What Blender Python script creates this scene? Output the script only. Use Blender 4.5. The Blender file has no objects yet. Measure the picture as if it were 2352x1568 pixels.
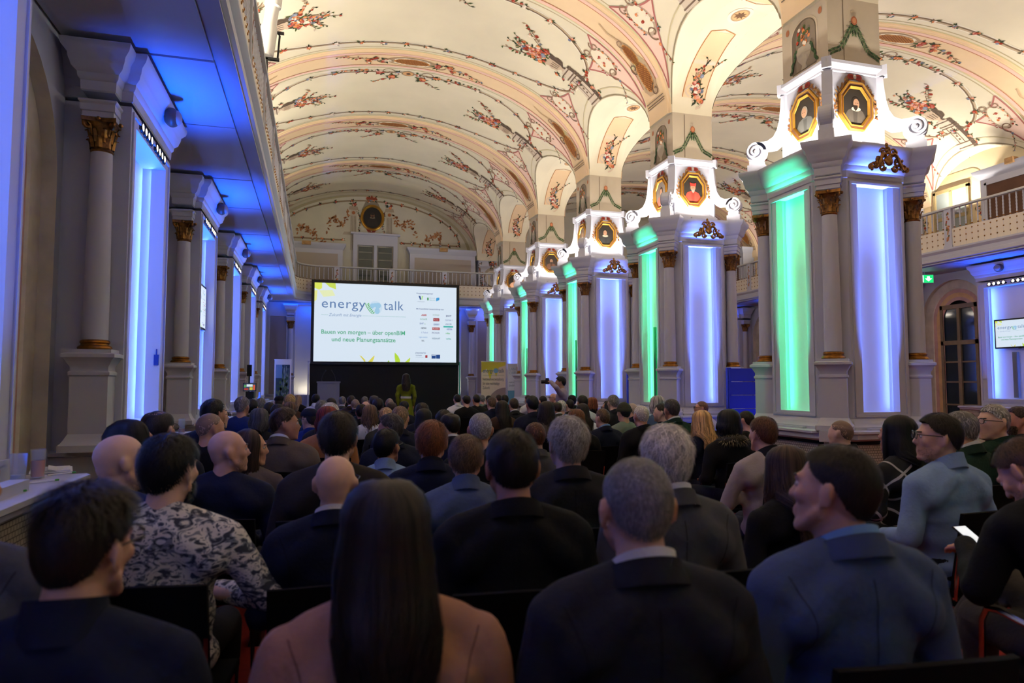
import bpy, bmesh, math, random
import numpy as np
from mathutils import Vector, Matrix
PI = math.pi
SC = bpy.context.scene
COL = SC.collection

# ------------------------------------------------------------------ camera
CAM_H, YAW, PITCH, FPX = 1.45, 0.27896, 0.06105, 1568.0
cd = bpy.data.cameras.new('camera'); cam = bpy.data.objects.new('camera', cd); COL.objects.link(cam)
cam.location = (0, 0, CAM_H); cam.rotation_euler = (PI/2+PITCH, 0, -YAW)
cd.lens = 24.0; cd.sensor_width = 36.0; cd.clip_start = 0.05; cd.clip_end = 200
cd.dof.use_dof = True; cd.dof.focus_distance = 7.5; cd.dof.aperture_fstop = 2.8
SC.camera = cam
# ------------------------------------------------------------------ world / view
w = bpy.data.worlds.new('world'); SC.world = w; w.use_nodes = True
w.node_tree.nodes['Background'].inputs[0].default_value = (0.02, 0.03, 0.06, 1)
w.node_tree.nodes['Background'].inputs[1].default_value = 0.3
vs = SC.view_settings
vs.view_transform = 'Standard'; vs.look = 'None'; vs.gamma = 1.0; vs.exposure = 0.0
try: vs.use_curve_mapping = False
except Exception: pass
cy = SC.cycles
cy.max_bounces = 3; cy.diffuse_bounces = 3; cy.glossy_bounces = 2; cy.transmission_bounces = 4
cy.transparent_max_bounces = 6; cy.caustics_reflective = False; cy.caustics_refractive = False
cy.sample_clamp_indirect = 4.0; cy.use_denoising = True; cy.use_adaptive_sampling = True; cy.adaptive_threshold = 0.12; cy.adaptive_min_samples = 20
LED_BLUE = (0.08, 0.20, 1.0); LED_DEEP = (0.0, 0.10, 1.0); LED_GREEN = (0.05, 1.0, 0.42); LED_PALE = (0.13, 0.24, 1.0)
WARM = (1.0, 0.90, 0.75)
UPLIGHT_W = 54.0; STRIP_W = 3.9

def area(name, loc, direction, sx, sy, energy, color, parent=None, spread=None, xaxis=None):
    l = bpy.data.lights.new(name, 'AREA'); l.shape = 'RECTANGLE'; l.size = sx; l.size_y = sy
    l.energy = energy; l.color = color
    if spread: l.spread = spread
    o = bpy.data.objects.new(name, l); COL.objects.link(o)
    z = -Vector(direction).normalized()
    x = Vector(xaxis if xaxis else (0, 0, 1)); x = (x - z*x.dot(z)).normalized()
    y = z.cross(x)
    m = Matrix((x, y, z)).transposed().to_4x4(); m.translation = Vector(loc)
    o.matrix_world = m
    if parent is not None: o.parent = parent
    return o

# ------------------------------------------------------------------ helpers
def srgb(r, g, b):
    f = lambda c: (c/255/12.92) if c/255 <= 0.04045 else ((c/255+0.055)/1.055)**2.4
    return (f(r), f(g), f(b))
MATS = {}
def mat(name, color=(.8,.8,.8), rough=.6, metal=0., emit=None, estr=0., bump=0., bscale=60., var=0., vscale=3., src=None,
        trans=0., ior=1.45, alpha=1., sheen=0., spec=None):
    """src: None constant / 'obj' Object Info colour / 'attr' colour attribute 'Col'"""
    if name in MATS: return MATS[name]
    m = bpy.data.materials.new(name); m.use_nodes = True; MATS[name] = m
    nt = m.node_tree; N = nt.nodes; L = nt.links; b = N['Principled BSDF']
    b.inputs['Roughness'].default_value = rough; b.inputs['Metallic'].default_value = metal
    b.inputs['IOR'].default_value = ior
    if trans: b.inputs['Transmission Weight'].default_value = trans
    if spec is not None: b.inputs['Specular IOR Level'].default_value = spec
    if sheen: b.inputs['Sheen Weight'].default_value = sheen
    if alpha < 1: b.inputs['Alpha'].default_value = alpha
    if src == 'obj': s = N.new('ShaderNodeObjectInfo').outputs['Color']
    elif src == 'attr':
        a = N.new('ShaderNodeAttribute'); a.attribute_name = 'Col'; s = a.outputs['Color']
    elif src == 'objattr':
        a = N.new('ShaderNodeAttribute'); a.attribute_name = 'Col'
        mx = N.new('ShaderNodeMix'); mx.data_type = 'RGBA'; mx.blend_type = 'MULTIPLY'; mx.inputs[0].default_value = 1
        L.new(N.new('ShaderNodeObjectInfo').outputs['Color'], mx.inputs[6]); L.new(a.outputs['Color'], mx.inputs[7]); s = mx.outputs[2]
    else:
        rgb = N.new('ShaderNodeRGB'); rgb.outputs[0].default_value = (*color, 1); s = rgb.outputs[0]
    if var:
        tc = N.new('ShaderNodeTexCoord'); nz = N.new('ShaderNodeTexNoise'); nz.inputs['Scale'].default_value = vscale
        nz.inputs['Detail'].default_value = 6; L.new(tc.outputs['Object'], nz.inputs['Vector'])
        mr = N.new('ShaderNodeMapRange'); mr.inputs[1].default_value = .3; mr.inputs[2].default_value = .7
        mr.inputs[3].default_value = 1-var; mr.inputs[4].default_value = 1+var*.6
        L.new(nz.outputs['Fac'], mr.inputs[0])
        vm = N.new('ShaderNodeVectorMath'); vm.operation = 'SCALE'
        L.new(s, vm.inputs[0]); L.new(mr.outputs[0], vm.inputs['Scale']); s = vm.outputs[0]
    if not (estr and src): L.new(s, b.inputs['Base Color'])
    else: b.inputs['Base Color'].default_value = (.01,.01,.01,1)
    if estr:
        if emit is None: L.new(s, b.inputs['Emission Color'])
        else: b.inputs['Emission Color'].default_value = (*emit, 1)
        b.inputs['Emission Strength'].default_value = estr
    if bump:
        tc = N.new('ShaderNodeTexCoord'); nz = N.new('ShaderNodeTexNoise'); nz.inputs['Scale'].default_value = bscale
        nz.inputs['Detail'].default_value = 4
        L.new(tc.outputs['Object'], nz.inputs['Vector'])
        bp = N.new('ShaderNodeBump'); bp.inputs['Strength'].default_value = bump; bp.inputs['Distance'].default_value = .01
        L.new(nz.outputs['Fac'], bp.inputs['Height']); L.new(bp.outputs[0], b.inputs['Normal'])
    return m
M_WHITE = mat('blue_tinted_white', srgb(193,196,214), .5, bump=.04, bscale=40)  # white paint, its bluish tint stands in for blue LED spill
M_PANEL = mat('niche_white', srgb(225,226,232), .6)
M_PLASTER = mat('cream_plaster', srgb(232,224,200), .85, var=.06, vscale=1.2, bump=.08, bscale=14)
M_RIB = mat('peach_plaster', srgb(236,208,170), .85, var=.05, vscale=2)
M_FRESCO = mat('fresco_paint', rough=.85, src='attr')
M_GOLD = mat('aged_gilding', srgb(150,100,38), .38, .85, var=.45, vscale=30)
M_BRONZE = mat('dark_gilding', srgb(150,106,54), .4, .8, var=.5, vscale=40)
M_GREYWALL = mat('grey_wall', srgb(178,174,176), .75, var=.08, vscale=3)
M_BLACK = mat('black_plastic', srgb(14,14,16), .5)
M_CLOTHBLK = mat('black_backdrop', srgb(30,28,28), .9)
M_CHROME = mat('chrome', srgb(200,200,205), .15, 1.)
M_PRINT = mat('printed', rough=.6, src='attr')
M_SCREEN = mat('lit_screen', rough=.4, src='attr', estr=.92)
M_LAMP = mat('warm_lamp', (1,.9,.75), .3, emit=(1.0,.82,.58), estr=4.0)
M_GRILLE = None

class MB:
    def __init__(s): s.v=[]; s.f=[]; s.mi=[]; s.c=[]; s.xf=None
    def _p(s, p):
        if s.xf is not None: p = s.xf @ Vector(p)
        s.v.append((p[0],p[1],p[2])); return len(s.v)-1
    def poly(s, pts, mi=0, col=None):
        s.f.append([s._p(p) for p in pts]); s.mi.append(mi); s.c.append(col)
    def grid(s, rows, mi=0, col=None, closed=False):
        idx = [[s._p(p) for p in r] for r in rows]; n=len(rows[0])
        for i in range(len(rows)-1):
            for j in range(n if closed else n-1):
                k=(j+1)%n
                s.f.append([idx[i][j],idx[i][k],idx[i+1][k],idx[i+1][j]]); s.mi.append(mi); s.c.append(col)
        return idx
    def cap(s, idx, mi=0, col=None, flip=False):
        s.f.append(list(reversed(idx)) if flip else list(idx)); s.mi.append(mi); s.c.append(col)
    def box(s, x0,x1,y0,y1,z0,z1, mi=0, col=None):
        a=[s._p(p) for p in ((x0,y0,z0),(x1,y0,z0),(x1,y1,z0),(x0,y1,z0),(x0,y0,z1),(x1,y0,z1),(x1,y1,z1),(x0,y1,z1))]
        for q in ((3,2,1,0),(4,5,6,7),(0,1,5,4),(1,2,6,5),(2,3,7,6),(3,0,4,7)):
            s.f.append([a[i] for i in q]); s.mi.append(mi); s.c.append(col)
    def prism(s, pts, z0, z1, mi=0, col=None):
        b=[s._p((x,y,z0)) for x,y in pts]; t=[s._p((x,y,z1)) for x,y in pts]; n=len(pts)
        for i in range(n):
            j=(i+1)%n; s.f.append([b[i],b[j],t[j],t[i]]); s.mi.append(mi); s.c.append(col)
        s.cap(t,mi,col); s.cap(b,mi,col,True)
    def sweep(s, plan, prof, mi=0, col=None, cap=True):
        n=len(plan); rows=[]
        for off,z in prof:
            r=[]
            for i in range(n):
                p0=Vector(plan[i-1]); p1=Vector(plan[i]); p2=Vector(plan[(i+1)%n])
                d1=(p1-p0).normalized(); d2=(p2-p1).normalized()
                n1=Vector((d1.y,-d1.x)); n2=Vector((d2.y,-d2.x))
                b=(n1+n2); b=b/max(b.dot(n1),.2)
                q=p1+b*off; r.append((q.x,q.y,z))
            rows.append(r)
        idx=s.grid(rows,mi,col,closed=True)
        if cap: s.cap(idx[-1],mi,col); s.cap(idx[0],mi,col,True)
    def lathe(s, prof, n=16, c=(0,0), mi=0, col=None, cap=True):
        rows=[[(c[0]+r*math.cos(2*PI*k/n),c[1]+r*math.sin(2*PI*k/n),z) for k in range(n)] for r,z in prof]
        idx=s.grid(rows,mi,col,closed=True)
        if cap: s.cap(idx[-1],mi,col); s.cap(idx[0],mi,col,True)
    def tube(s, path, r, n=8, mi=0, col=None, cap=True):
        P=[Vector(p) for p in path]; rows=[]; up=Vector((0.13,.21,.97)).normalized(); pn=None
        for i,p in enumerate(P):
            t=(P[min(i+1,len(P)-1)]-P[max(i-1,0)]).normalized()
            a=up if pn is None else pn
            a=a-t*a.dot(t)
            if a.length<1e-4: a=Vector((1,0,0))-t*t.x
            a.normalize(); pn=a; b=t.cross(a)
            rr=r[i] if isinstance(r,(list,tuple)) else r
            rows.append([p+(a*math.cos(2*PI*k/n)+b*math.sin(2*PI*k/n))*rr for k in range(n)])
        idx=s.grid(rows,mi,col,closed=True)
        if cap: s.cap(idx[-1],mi,col); s.cap(idx[0],mi,col,True)
    def ball(s, c, r, nu=10, nv=7, mi=0, col=None, rot=None):
        if not isinstance(r,(tuple,list)): r=(r,r,r)
        rows=[]
        for i in range(nv+1):
            th=PI*i/nv; th=min(max(th,.02),PI-.02)
            row=[]
            for k in range(nu):
                ph=2*PI*k/nu
                q=Vector((r[0]*math.sin(th)*math.cos(ph), r[1]*math.sin(th)*math.sin(ph), -r[2]*math.cos(th)))
                if rot is not None: q=rot@q
                row.append((c[0]+q.x,c[1]+q.y,c[2]+q.z))
            rows.append(row)
        idx=s.grid(rows,mi,col,closed=True); s.cap(idx[-1],mi,col); s.cap(idx[0],mi,col,True)
    def mesh(s, name, mats, ang=35, smooth=True):
        me=bpy.data.meshes.new(name); me.from_pydata(s.v,[],s.f)
        if not isinstance(mats,(list,tuple)): mats=[mats]
        for m in mats: me.materials.append(m)
        if any(s.mi): me.polygons.foreach_set('material_index', s.mi)
        if any(c is not None for c in s.c):
            at=me.color_attributes.new('Col','FLOAT_COLOR','CORNER')
            arr=np.ones((len(me.loops),4),dtype=np.float32); k=0
            for f,c in zip(s.f,s.c):
                n=len(f)
                if c is not None: arr[k:k+n,:3]=c
                k+=n
            at.data.foreach_set('color',arr.ravel())
        if smooth:
            me.shade_smooth()
            me.set_sharp_from_angle(angle=math.radians(ang))
        me.update(); return me
    def build(s, name, mats, parent=None, ang=35, loc=None, smooth=True):
        return link(name, s.mesh(name,mats,ang,smooth), parent, loc)
def link(name, me, parent=None, loc=None, rotz=None, color=None):
    o=bpy.data.objects.new(name, me); COL.objects.link(o)
    if parent is not None: o.parent=parent
    if loc is not None: o.location=loc
    if rotz is not None: o.rotation_euler=(0,0,rotz)
    if color is not None: o.color=(*color,1)
    return o
def tag(o, label=None, cat=None, group=None, kind=None):
    if label: o['label']=label
    if cat: o['category']=cat
    if group: o['group']=group
    if kind: o['kind']=kind
    return o
def empty(name, loc=(0,0,0), rz=0, label=None, cat=None, group=None):
    o=bpy.data.objects.new(name,None); COL.objects.link(o); o.location=loc; o.rotation_euler=(0,0,rz); o.empty_display_size=.1
    return tag(o,label,cat,group)
def struct(o): o['kind']='structure'; return o
def copy_tree(o, parent=None):
    c=o.copy(); COL.objects.link(c)
    if parent is not None: c.parent=parent; c.matrix_parent_inverse=Matrix()
    for ch in list(o.children): copy_tree(ch,c)
    return c
_fontcache={}
def text2d(txt, size=1., bold=0., italic=0., align='LEFT', spacing=1.):
    key=(txt,bold,italic,align,spacing)
    if key not in _fontcache:
        cu=bpy.data.curves.new('txt','FONT'); cu.body=txt; cu.size=1; cu.offset=bold; cu.shear=italic; cu.align_x=align
        cu.space_character=spacing; cu.resolution_u=3; cu.fill_mode='FRONT'
        ob=bpy.data.objects.new('txt',cu); COL.objects.link(ob)
        dg=bpy.context.evaluated_depsgraph_get(); me=ob.evaluated_get(dg).to_mesh()
        V=[(v.co.x,v.co.y) for v in me.vertices]; F=[list(p.vertices) for p in me.polygons]
        ob.evaluated_get(dg).to_mesh_clear(); bpy.data.objects.remove(ob); bpy.data.curves.remove(cu)
        _fontcache[key]=(V,F)
    V,F=_fontcache[key]
    return [(x*size,y*size) for x,y in V],F
class Flat(MB):
    """2-D print in a local plane: map (x,y,layer) -> (x,-layer*d,y), facing -Y"""
    d=.0015
    def P(s,x,y,l): return (x,-l*s.d,y)
    def rect(s,x0,y0,x1,y1,col,l=1): s.poly([s.P(x0,y0,l),s.P(x1,y0,l),s.P(x1,y1,l),s.P(x0,y1,l)],0,col)
    def shape(s,pts,col,l=1): s.poly([s.P(x,y,l) for x,y in pts],0,col)
    def ell(s,cx,cy,rx,ry,col,l=1,n=24,a0=0,a1=2*PI):
        s.shape([(cx+rx*math.cos(a0+(a1-a0)*k/n),cy+ry*math.sin(a0+(a1-a0)*k/n)) for k in range(n if a1-a0>6.2 else n+1)],col,l)
    def line(s,pts,w,col,l=1):
        for (x0,y0),(x1,y1) in zip(pts[:-1],pts[1:]):
            L=math.hypot(x1-x0,y1-y0) or 1; nx,ny=-(y1-y0)/L*w/2,(x1-x0)/L*w/2
            s.shape([(x0+nx,y0+ny),(x0-nx,y0-ny),(x1-nx,y1-ny),(x1+nx,y1+ny)],col,l)
    def text(s,x,y,txt,size,col,l=2,bold=0.,italic=0.,align='LEFT',spacing=1.,fit=None):
        V,F=text2d(txt,size,bold,italic,align,spacing)
        if fit and V:
            x0=min(p[0] for p in V); x1=max(p[0] for p in V); k=fit/(x1-x0)
            V=[((p[0]-x0)*k,p[1]) for p in V]
        for f in F: s.poly([s.P(x+V[i][0],y+V[i][1],l) for i in f],0,col)
# ================================================================== the hall
S = 3.388; HB = S/2
def PY(i): return 6.41 + S*i              # pillar axes / transverse ribs
XP = 5.68                                 # pillar axis
NCX, NA = 1.72, 3.61                      # nave vault centre and half span
ACX, AA = 10.16, 4.13                     # aisle vault
ZS, VB = 5.72, 2.12                       # springing height, rise
AW, AR = 1.32, .93                        # arcade arch half width, rise
YEND, YBACK = PY(5)+.02, PY(-3)
XWL, XWR = NCX-NA, ACX+AA                 # outer walls (left -1.89, right 14.29)
BAYS = range(-3, 5)                       # bay i lies between PY(i) and PY(i+1)
def zl(y):
    t = 1-(y/AW)**2
    return ZS + AR*math.sqrt(t) if t > 0 else ZS
# ---- floor
b = MB(); b.box(XWL-.3, XWR+.3, YBACK-.2, YEND+.3, -.2, 0)
M_CARPET = mat('red_carpet', srgb(150,34,16), .95, var=.18, vscale=26, bump=.5, bscale=420)
struct(b.build('floor', M_CARPET))
# ---- one vault bay (local: x from crown, y from bay centre)
def th_star(y):                            # angle on the ellipse where barrel height equals lunette height
    h = (zl(y)-ZS)/VB
    return math.asin(min(1, max(0, h)))
ys = [-HB, -1.6, -1.5, -1.42, -1.36] + [AW*math.sin(PI/2*k/14) for k in range(-14, 15)] + [1.36, 1.42, 1.5, 1.6, HB]
def bay_mesh():
    b = MB(); rows = []
    for y in ys:
        t0 = th_star(y); r = []
        n2 = 6
        xs = NA*math.cos(t0); zz = ZS+VB*math.sin(t0)
        for k in range(n2): r.append((NA+(xs-NA)*k/n2, y, zz))
        for k in range(33):
            th = t0+(PI-2*t0)*k/32; r.append((NA*math.cos(th), y, ZS+VB*math.sin(th)))
        for k in range(1, n2+1): r.append((-xs+(-NA+xs)*k/n2, y, zz))
        rows.append(r)
    b.grid(rows)
    return b.mesh('ceiling_bay', M_PLASTER, 25)
BAYME = bay_mesh()
# arc-length table for painting on the barrel
_th = np.linspace(PI/2, 0, 400); _xx = NA*np.cos(_th); _zz = ZS+VB*np.sin(_th)
_ss = np.concatenate([[0], np.cumsum(np.hypot(np.diff(_xx), np.diff(_zz)))]); UMAX = float(_ss[-1])
def Sv(u, y, off=.006):
    sgn = 1 if u >= 0 else -1; u = min(abs(u), UMAX)
    th = float(np.interp(u, _ss, _th))
    nx, nz = math.cos(th)/NA, math.sin(th)/VB; l = math.hypot(nx, nz)
    return (sgn*(NA*math.cos(th)-nx/l*off), y, ZS+VB*math.sin(th)-nz/l*off)
C_RED=srgb(172,62,38); C_OR=srgb(226,140,84); C_PINK=srgb(226,160,140); C_WH=srgb(240,226,208); C_GR=srgb(74,92,48); C_DG=srgb(52,60,38)
C_BL=srgb(128,138,160); C_BR=srgb(112,84,62); C_LB=srgb(172,146,116); C_DK=srgb(84,66,54); C_PKF=srgb(238,205,190); C_CR=srgb(238,228,206)
class Paint(MB):
    def __init__(s, surf, seed=1): super().__init__(); s.S=surf; s.r=random.Random(seed)
    def pt(s,u,y,l): return s.S(u,y,.004+.0025*l)
    step=.16
    def shp(s,pts,col,l=1):
        u0=min(q[0] for q in pts); u1=max(q[0] for q in pts)
        if u1-u0<=s.step*1.3: s.poly([s.pt(u,y,l) for u,y in pts],0,col); return
        n=int(math.ceil((u1-u0)/s.step))
        def clip(P,c,keep):
            out=[]
            for a,b_ in zip(P,P[1:]+P[:1]):
                ia,ib=(a[0]-c)*keep>=0,(b_[0]-c)*keep>=0
                if ia: out.append(a)
                if ia!=ib: t=(c-a[0])/(b_[0]-a[0]); out.append((c,a[1]+(b_[1]-a[1])*t))
            return out
        P=list(pts)
        for k in range(n):
            q=clip(clip(P,u0+(u1-u0)*k/n,1),u0+(u1-u0)*(k+1)/n,-1)
            if len(q)>2: s.poly([s.pt(u,y,l) for u,y in q],0,col)
    def disc(s,u,y,r,col,l=2,n=8,k=1.): s.shp([(u+r*k*math.cos(2*PI*i/n),y+r*math.sin(2*PI*i/n)) for i in range(n)],col,l)
    def leaf(s,u,y,a,L,W,col,l=2):
        c,d=math.cos(a),math.sin(a)
        s.shp([(u,y),(u+c*L*.5-d*W,y+d*L*.5+c*W),(u+c*L,y+d*L),(u+c*L*.5+d*W,y+d*L*.5-c*W)],col,l)
    def strip(s,pts,w,col,l=1,closed=False):
        n=len(pts); rng=range(n if closed else n-1)
        for i in rng:
            (u0,y0),(u1,y1)=pts[i],pts[(i+1)%n]; L=math.hypot(u1-u0,y1-y0) or 1
            nu,ny=-(y1-y0)/L*w/2,(u1-u0)/L*w/2
            s.shp([(u0+nu,y0+ny),(u0-nu,y0-ny),(u1-nu,y1-ny),(u1+nu,y1+ny)],col,l)
    def bloom(s,u,y,r,l=3):
        c=s.r.choice([C_RED,C_RED,C_OR,C_OR,C_PINK,C_WH,C_BL]); s.disc(u,y,r,c,l,7)
        k=.8+.5*s.r.random(); s.disc(u+r*.15,y+r*.1,r*.5,tuple(x*(.55 if k<1 else 1.) + (.0 if k<1 else .12) for x in c),l+1,6)
    def cluster(s,u,y,R,nb=4,nl=6):
        for i in range(nl):
            a=s.r.uniform(0,2*PI); s.leaf(u,y,a,R*s.r.uniform(.8,1.5),R*.22,s.r.choice([C_GR,C_DG,C_DG]),2)
        for i in range(nb):
            a=s.r.uniform(0,2*PI); q=R*.6*s.r.random(); s.bloom(u+q*math.cos(a),y+q*math.sin(a),R*s.r.uniform(.28,.45),3+(i%3))
    def spray(s,u,y,a,L,n=9,w=.03):
        """thin flowering twig from (u,y) in direction a"""
        pts=[]; x0,y0=u,y; aa=a
        for i in range(n):
            pts.append((x0,y0)); x0+=math.cos(aa)*L/n; y0+=math.sin(aa)*L/n; aa+=s.r.uniform(-.25,.25)
        s.strip(pts,.012,C_BR,1)
        for i,(p,q) in enumerate(pts[1:]):
            s.leaf(p,q,aa+s.r.choice([-1,1])*s.r.uniform(.5,1.3),w*s.r.uniform(1.2,2.4),w*.4,s.r.choice([C_GR,C_DG,C_LB]),2)
            if s.r.random()<.75: s.bloom(p+s.r.uniform(-w,w),q+s.r.uniform(-w,w),w*s.r.uniform(.45,.85)*(1.2-.6*i/n))
    def trellis(s,u,y,ru,ry,l=2,a=0):
        s.disc(u,y,ry*1.18,C_LB,l-1,20,ru/ry); s.disc(u,y,ry,srgb(214,152,84),l,20,ru/ry)
        n=7
        for d in (-1,1):
            for k in range(-n,n+1):
                t=k/n*1.2
                p=[]
                for q in np.linspace(-1.3,1.3,14):
                    uu,yy=t+q*.5,d*q
                    if uu*uu+yy*yy<.95: p.append((u+uu*ru,y+yy*ry))
                if len(p)>1: s.strip([p[0],p[-1]],.014,srgb(140,84,42),l+1)
    def scroll(s,u,y,r,a0,turns,col,w=.022,l=2,sgn=1):
        pts=[]
        for k in range(15):
            t=k/14; rr=r*(1-.8*t); a=a0+sgn*turns*2*PI*t
            pts.append((u+rr*math.cos(a),y+rr*math.sin(a)))
        s.strip(pts,w,col,l)
def garland(p, loop, step=.40, w=.05):
    n=len(loop)
    p.strip(loop,w*1.9,srgb(242,236,220),0,True); p.strip(loop,w*1.1,srgb(196,178,150),1,True)
    inner=[(u,y+ (w*.3 if y<0 else -w*.3)) for u,y in loop]
    p.strip(inner,w*.42,srgb(120,98,78),2,True)
    acc=0
    for i in range(n):
        (u0,y0),(u1,y1)=loop[i],loop[(i+1)%n]; L=math.hypot(u1-u0,y1-y0); acc+=L
        if acc>step*.5 and (i%2): p.leaf(u0,y0,math.atan2(y1-y0,u1-u0)+p.r.choice([-.7,.7]),.10,.012,C_BR,2)
        if acc>step: acc=0; p.cluster(u1,y1,.085,5,6)
def bay_painting():
    p = Paint(Sv, 7)
    # garland framing the field of the bay
    loop=[]
    Lu,Wy=3.05,1.08
    for k in range(96):
        a=2*PI*k/96; c,s_=math.cos(a),math.sin(a)
        e=5.0; r=(abs(c)**e+abs(s_)**e)**(-1/e)
        uu,yy=Lu*c*r,Wy*s_*r
        f=max(0,(abs(uu)-1.6)/1.45); yy*=1-.30*f*f; loop.append((uu,yy))
    garland(p,loop,.34,.062)
    # crown ornament beside the ribs
    for yc,sg in ((-HB+.62,1),):
        p.disc(0,yc,.11,C_LB,2,16,1.25); p.disc(0,yc,.085,srgb(222,170,120),3,16,1.25); p.disc(.01,yc,.045,C_BR,4,12)
        for d in (-1,1):
            p.scroll(d*.42,yc-.02,.15,0 if d<0 else PI,1.1,srgb(150,124,104),.02,2,d)
            p.scroll(d*.24,yc+.10*sg,.16,PI/2,.9,srgb(150,124,104),.02,2,-d)
            p.cluster(d*.30,yc+.20*sg,.125,6,8); p.cluster(d*.56,yc+.02,.11,5,8); p.cluster(d*.85,yc+.05,.08,4,6)
            p.spray(d*.55,yc,0 if d>0 else PI,.95,11,.052)
            p.spray(d*.2,yc+.18,(.5 if d>0 else PI-.5),.65,8,.05)
    # vases on pedestals at both haunches, bouquet leaning to the crown
    u_top=float(np.interp(0,[0,1],[0,1]))
    tha=math.asin(AR/VB); ua=float(np.interp(PI/2-tha, PI/2-_th, _ss))
    for d in (-1,1):
        G=srgb(214,200,182); D=srgb(120,100,84); SH=srgb(92,76,64)
        u0=ua-.02
        q=lambda u,y:(d*u,y)
        p.shp([q(u0,-.19),q(u0,.19),q(u0-.85,.15),q(u0-.85,-.15)],G,1)
        p.shp([q(u0,-.21),q(u0,-.12),q(u0-.85,-.10),q(u0-.85,-.19)],SH,2)
        for t in (.05,.16,.62,.68,.80): p.strip([q(u0-t,-.21),q(u0-t,.20)],.022,D,3)
        for yy in (-.02,.1): p.strip([q(u0-.16,yy),q(u0-.62,yy)],.014,D,3)
        for k in range(4): p.shp([q(u0-.25-.09*k,.02),q(u0-.25-.09*k,.06),q(u0-.29-.09*k,.06),q(u0-.29-.09*k,.02)],D,3)
        # vase
        vs_=[(.85,.09),(.90,.05),(.96,.17),(1.06,.20),(1.14,.16),(1.18,.19),(1.22,.19)]
        p.shp([q(u0-a,w_) for a,w_ in vs_]+[q(u0-a,-w_) for a,w_ in reversed(vs_)],srgb(206,184,160),2)
        p.shp([q(u0-a,-w_*.3) for a,w_ in vs_]+[q(u0-a,-w_) for a,w_ in reversed(vs_)],SH,3)
        for k in range(-2,3): p.strip([q(u0-.96,k*.05),q(u0-1.12,k*.065)],.014,D,4)
        for k in range(9): p.cluster(d*(u0-1.28-.07*p.r.random()*k),p.r.uniform(-.20,.20),.12,4,5)
        for k in range(13):
            a=p.r.uniform(-.75,.75); p.spray(d*(u0-1.25),p.r.uniform(-.12,.12),(PI+a) if d>0 else a,p.r.uniform(.45,.95),8,.05)
        for k in range(6): p.cluster(d*(u0-.1-.16*k),p.r.choice([-1,1])*p.r.uniform(.2,.27),.07,3,5)
        # pink pendentives
        for e in (-1,1):
            A=(2.62,e*1.26); B=(3.02,e*.52); Cc=(4.20,e*1.30)
            top=[(A[0]+(B[0]-A[0])*t+.10*math.sin(PI*t),A[1]+(B[1]-A[1])*t) for t in np.linspace(0,1,9)]
            low=[(B[0]+(Cc[0]-B[0])*t-.16*math.sin(PI*t),B[1]+(Cc[1]-B[1])*t) for t in np.linspace(0,1,9)][1:]
            ring=[q(*z) for z in top+low]
            p.shp(ring,C_PKF,1); p.strip(ring,.03,srgb(178,110,104),2,True)
            cu,cy_=3.12,e*.98
            p.disc(d*cu,cy_,.2,srgb(190,168,146),2,18,1.55); p.disc(d*(cu-.02),cy_,.165,C_CR,3,18,1.6)
            p.scroll(d*(cu-.30),cy_+.12,.10,0,1.2,srgb(150,122,100),.025,4,1); p.scroll(d*(cu-.30),cy_-.12,.10,PI,1.2,srgb(150,122,100),.025,4,-1)
            p.scroll(d*(cu+.26),cy_,.13,0,1.1,srgb(130,104,84),.025,4,1)
            for k in range(5): p.cluster(d*(cu-.22+.12*k),cy_-.14-.02*p.r.random(),.055,3,4); p.cluster(d*(cu-.22+.10*k),cy_+.17,.05,3,4)
            p.cluster(d*(cu-.1),cy_,.08,4,5); p.cluster(d*(cu+.02),cy_+.04,.07,3,5)
            p.spray(d*(cu+.35),cy_+.02,0 if d>0 else PI,.55,6,.03)
        # edge band that follows the arch
        arc=[]
        for t in np.linspace(-1,1,21):
            y=AW*math.sin(PI/2*t)*.995; st=th_star(y); uu=float(np.interp(PI/2-st, PI/2-_th, _ss)); arc.append((d*(uu-.03),y))
        p.strip(arc,.025,srgb(150,138,112),1)
        p.strip([(u-d*.16,y) for u,y in arc[2:-2]],.018,srgb(206,196,158),1)
    for e in (-1,1):
        for off,wd,cl in ((.36,.05,srgb(212,204,160)),(.44,.02,srgb(190,176,140))):
            p.strip([(u,e*(HB-off)) for u in np.linspace(-3.9,3.9,60)],wd,cl,0)
    return p.mesh('painting', M_FRESCO, smooth=False)
PAINTME = bay_painting()
def rib_mesh():
    b=MB(); rows=[]
    prof=[(-.36,.0),(-.345,.022),(-.31,.03),(-.30,.045),(.30,.045),(.31,.03),(.345,.022),(.36,.0)]
    for k in range(65):
        th=PI*k/64; r=[]
        nx,nz=math.cos(th)/NA,math.sin(th)/VB; l=math.hypot(nx,nz)
        for y,d in prof: r.append((NA*math.cos(th)-nx/l*d,y,ZS+VB*math.sin(th)-nz/l*d))
        rows.append(r)
    b.grid(rows)
    return b.mesh('rib',M_RIB,25)
RIBME=rib_mesh()
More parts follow.
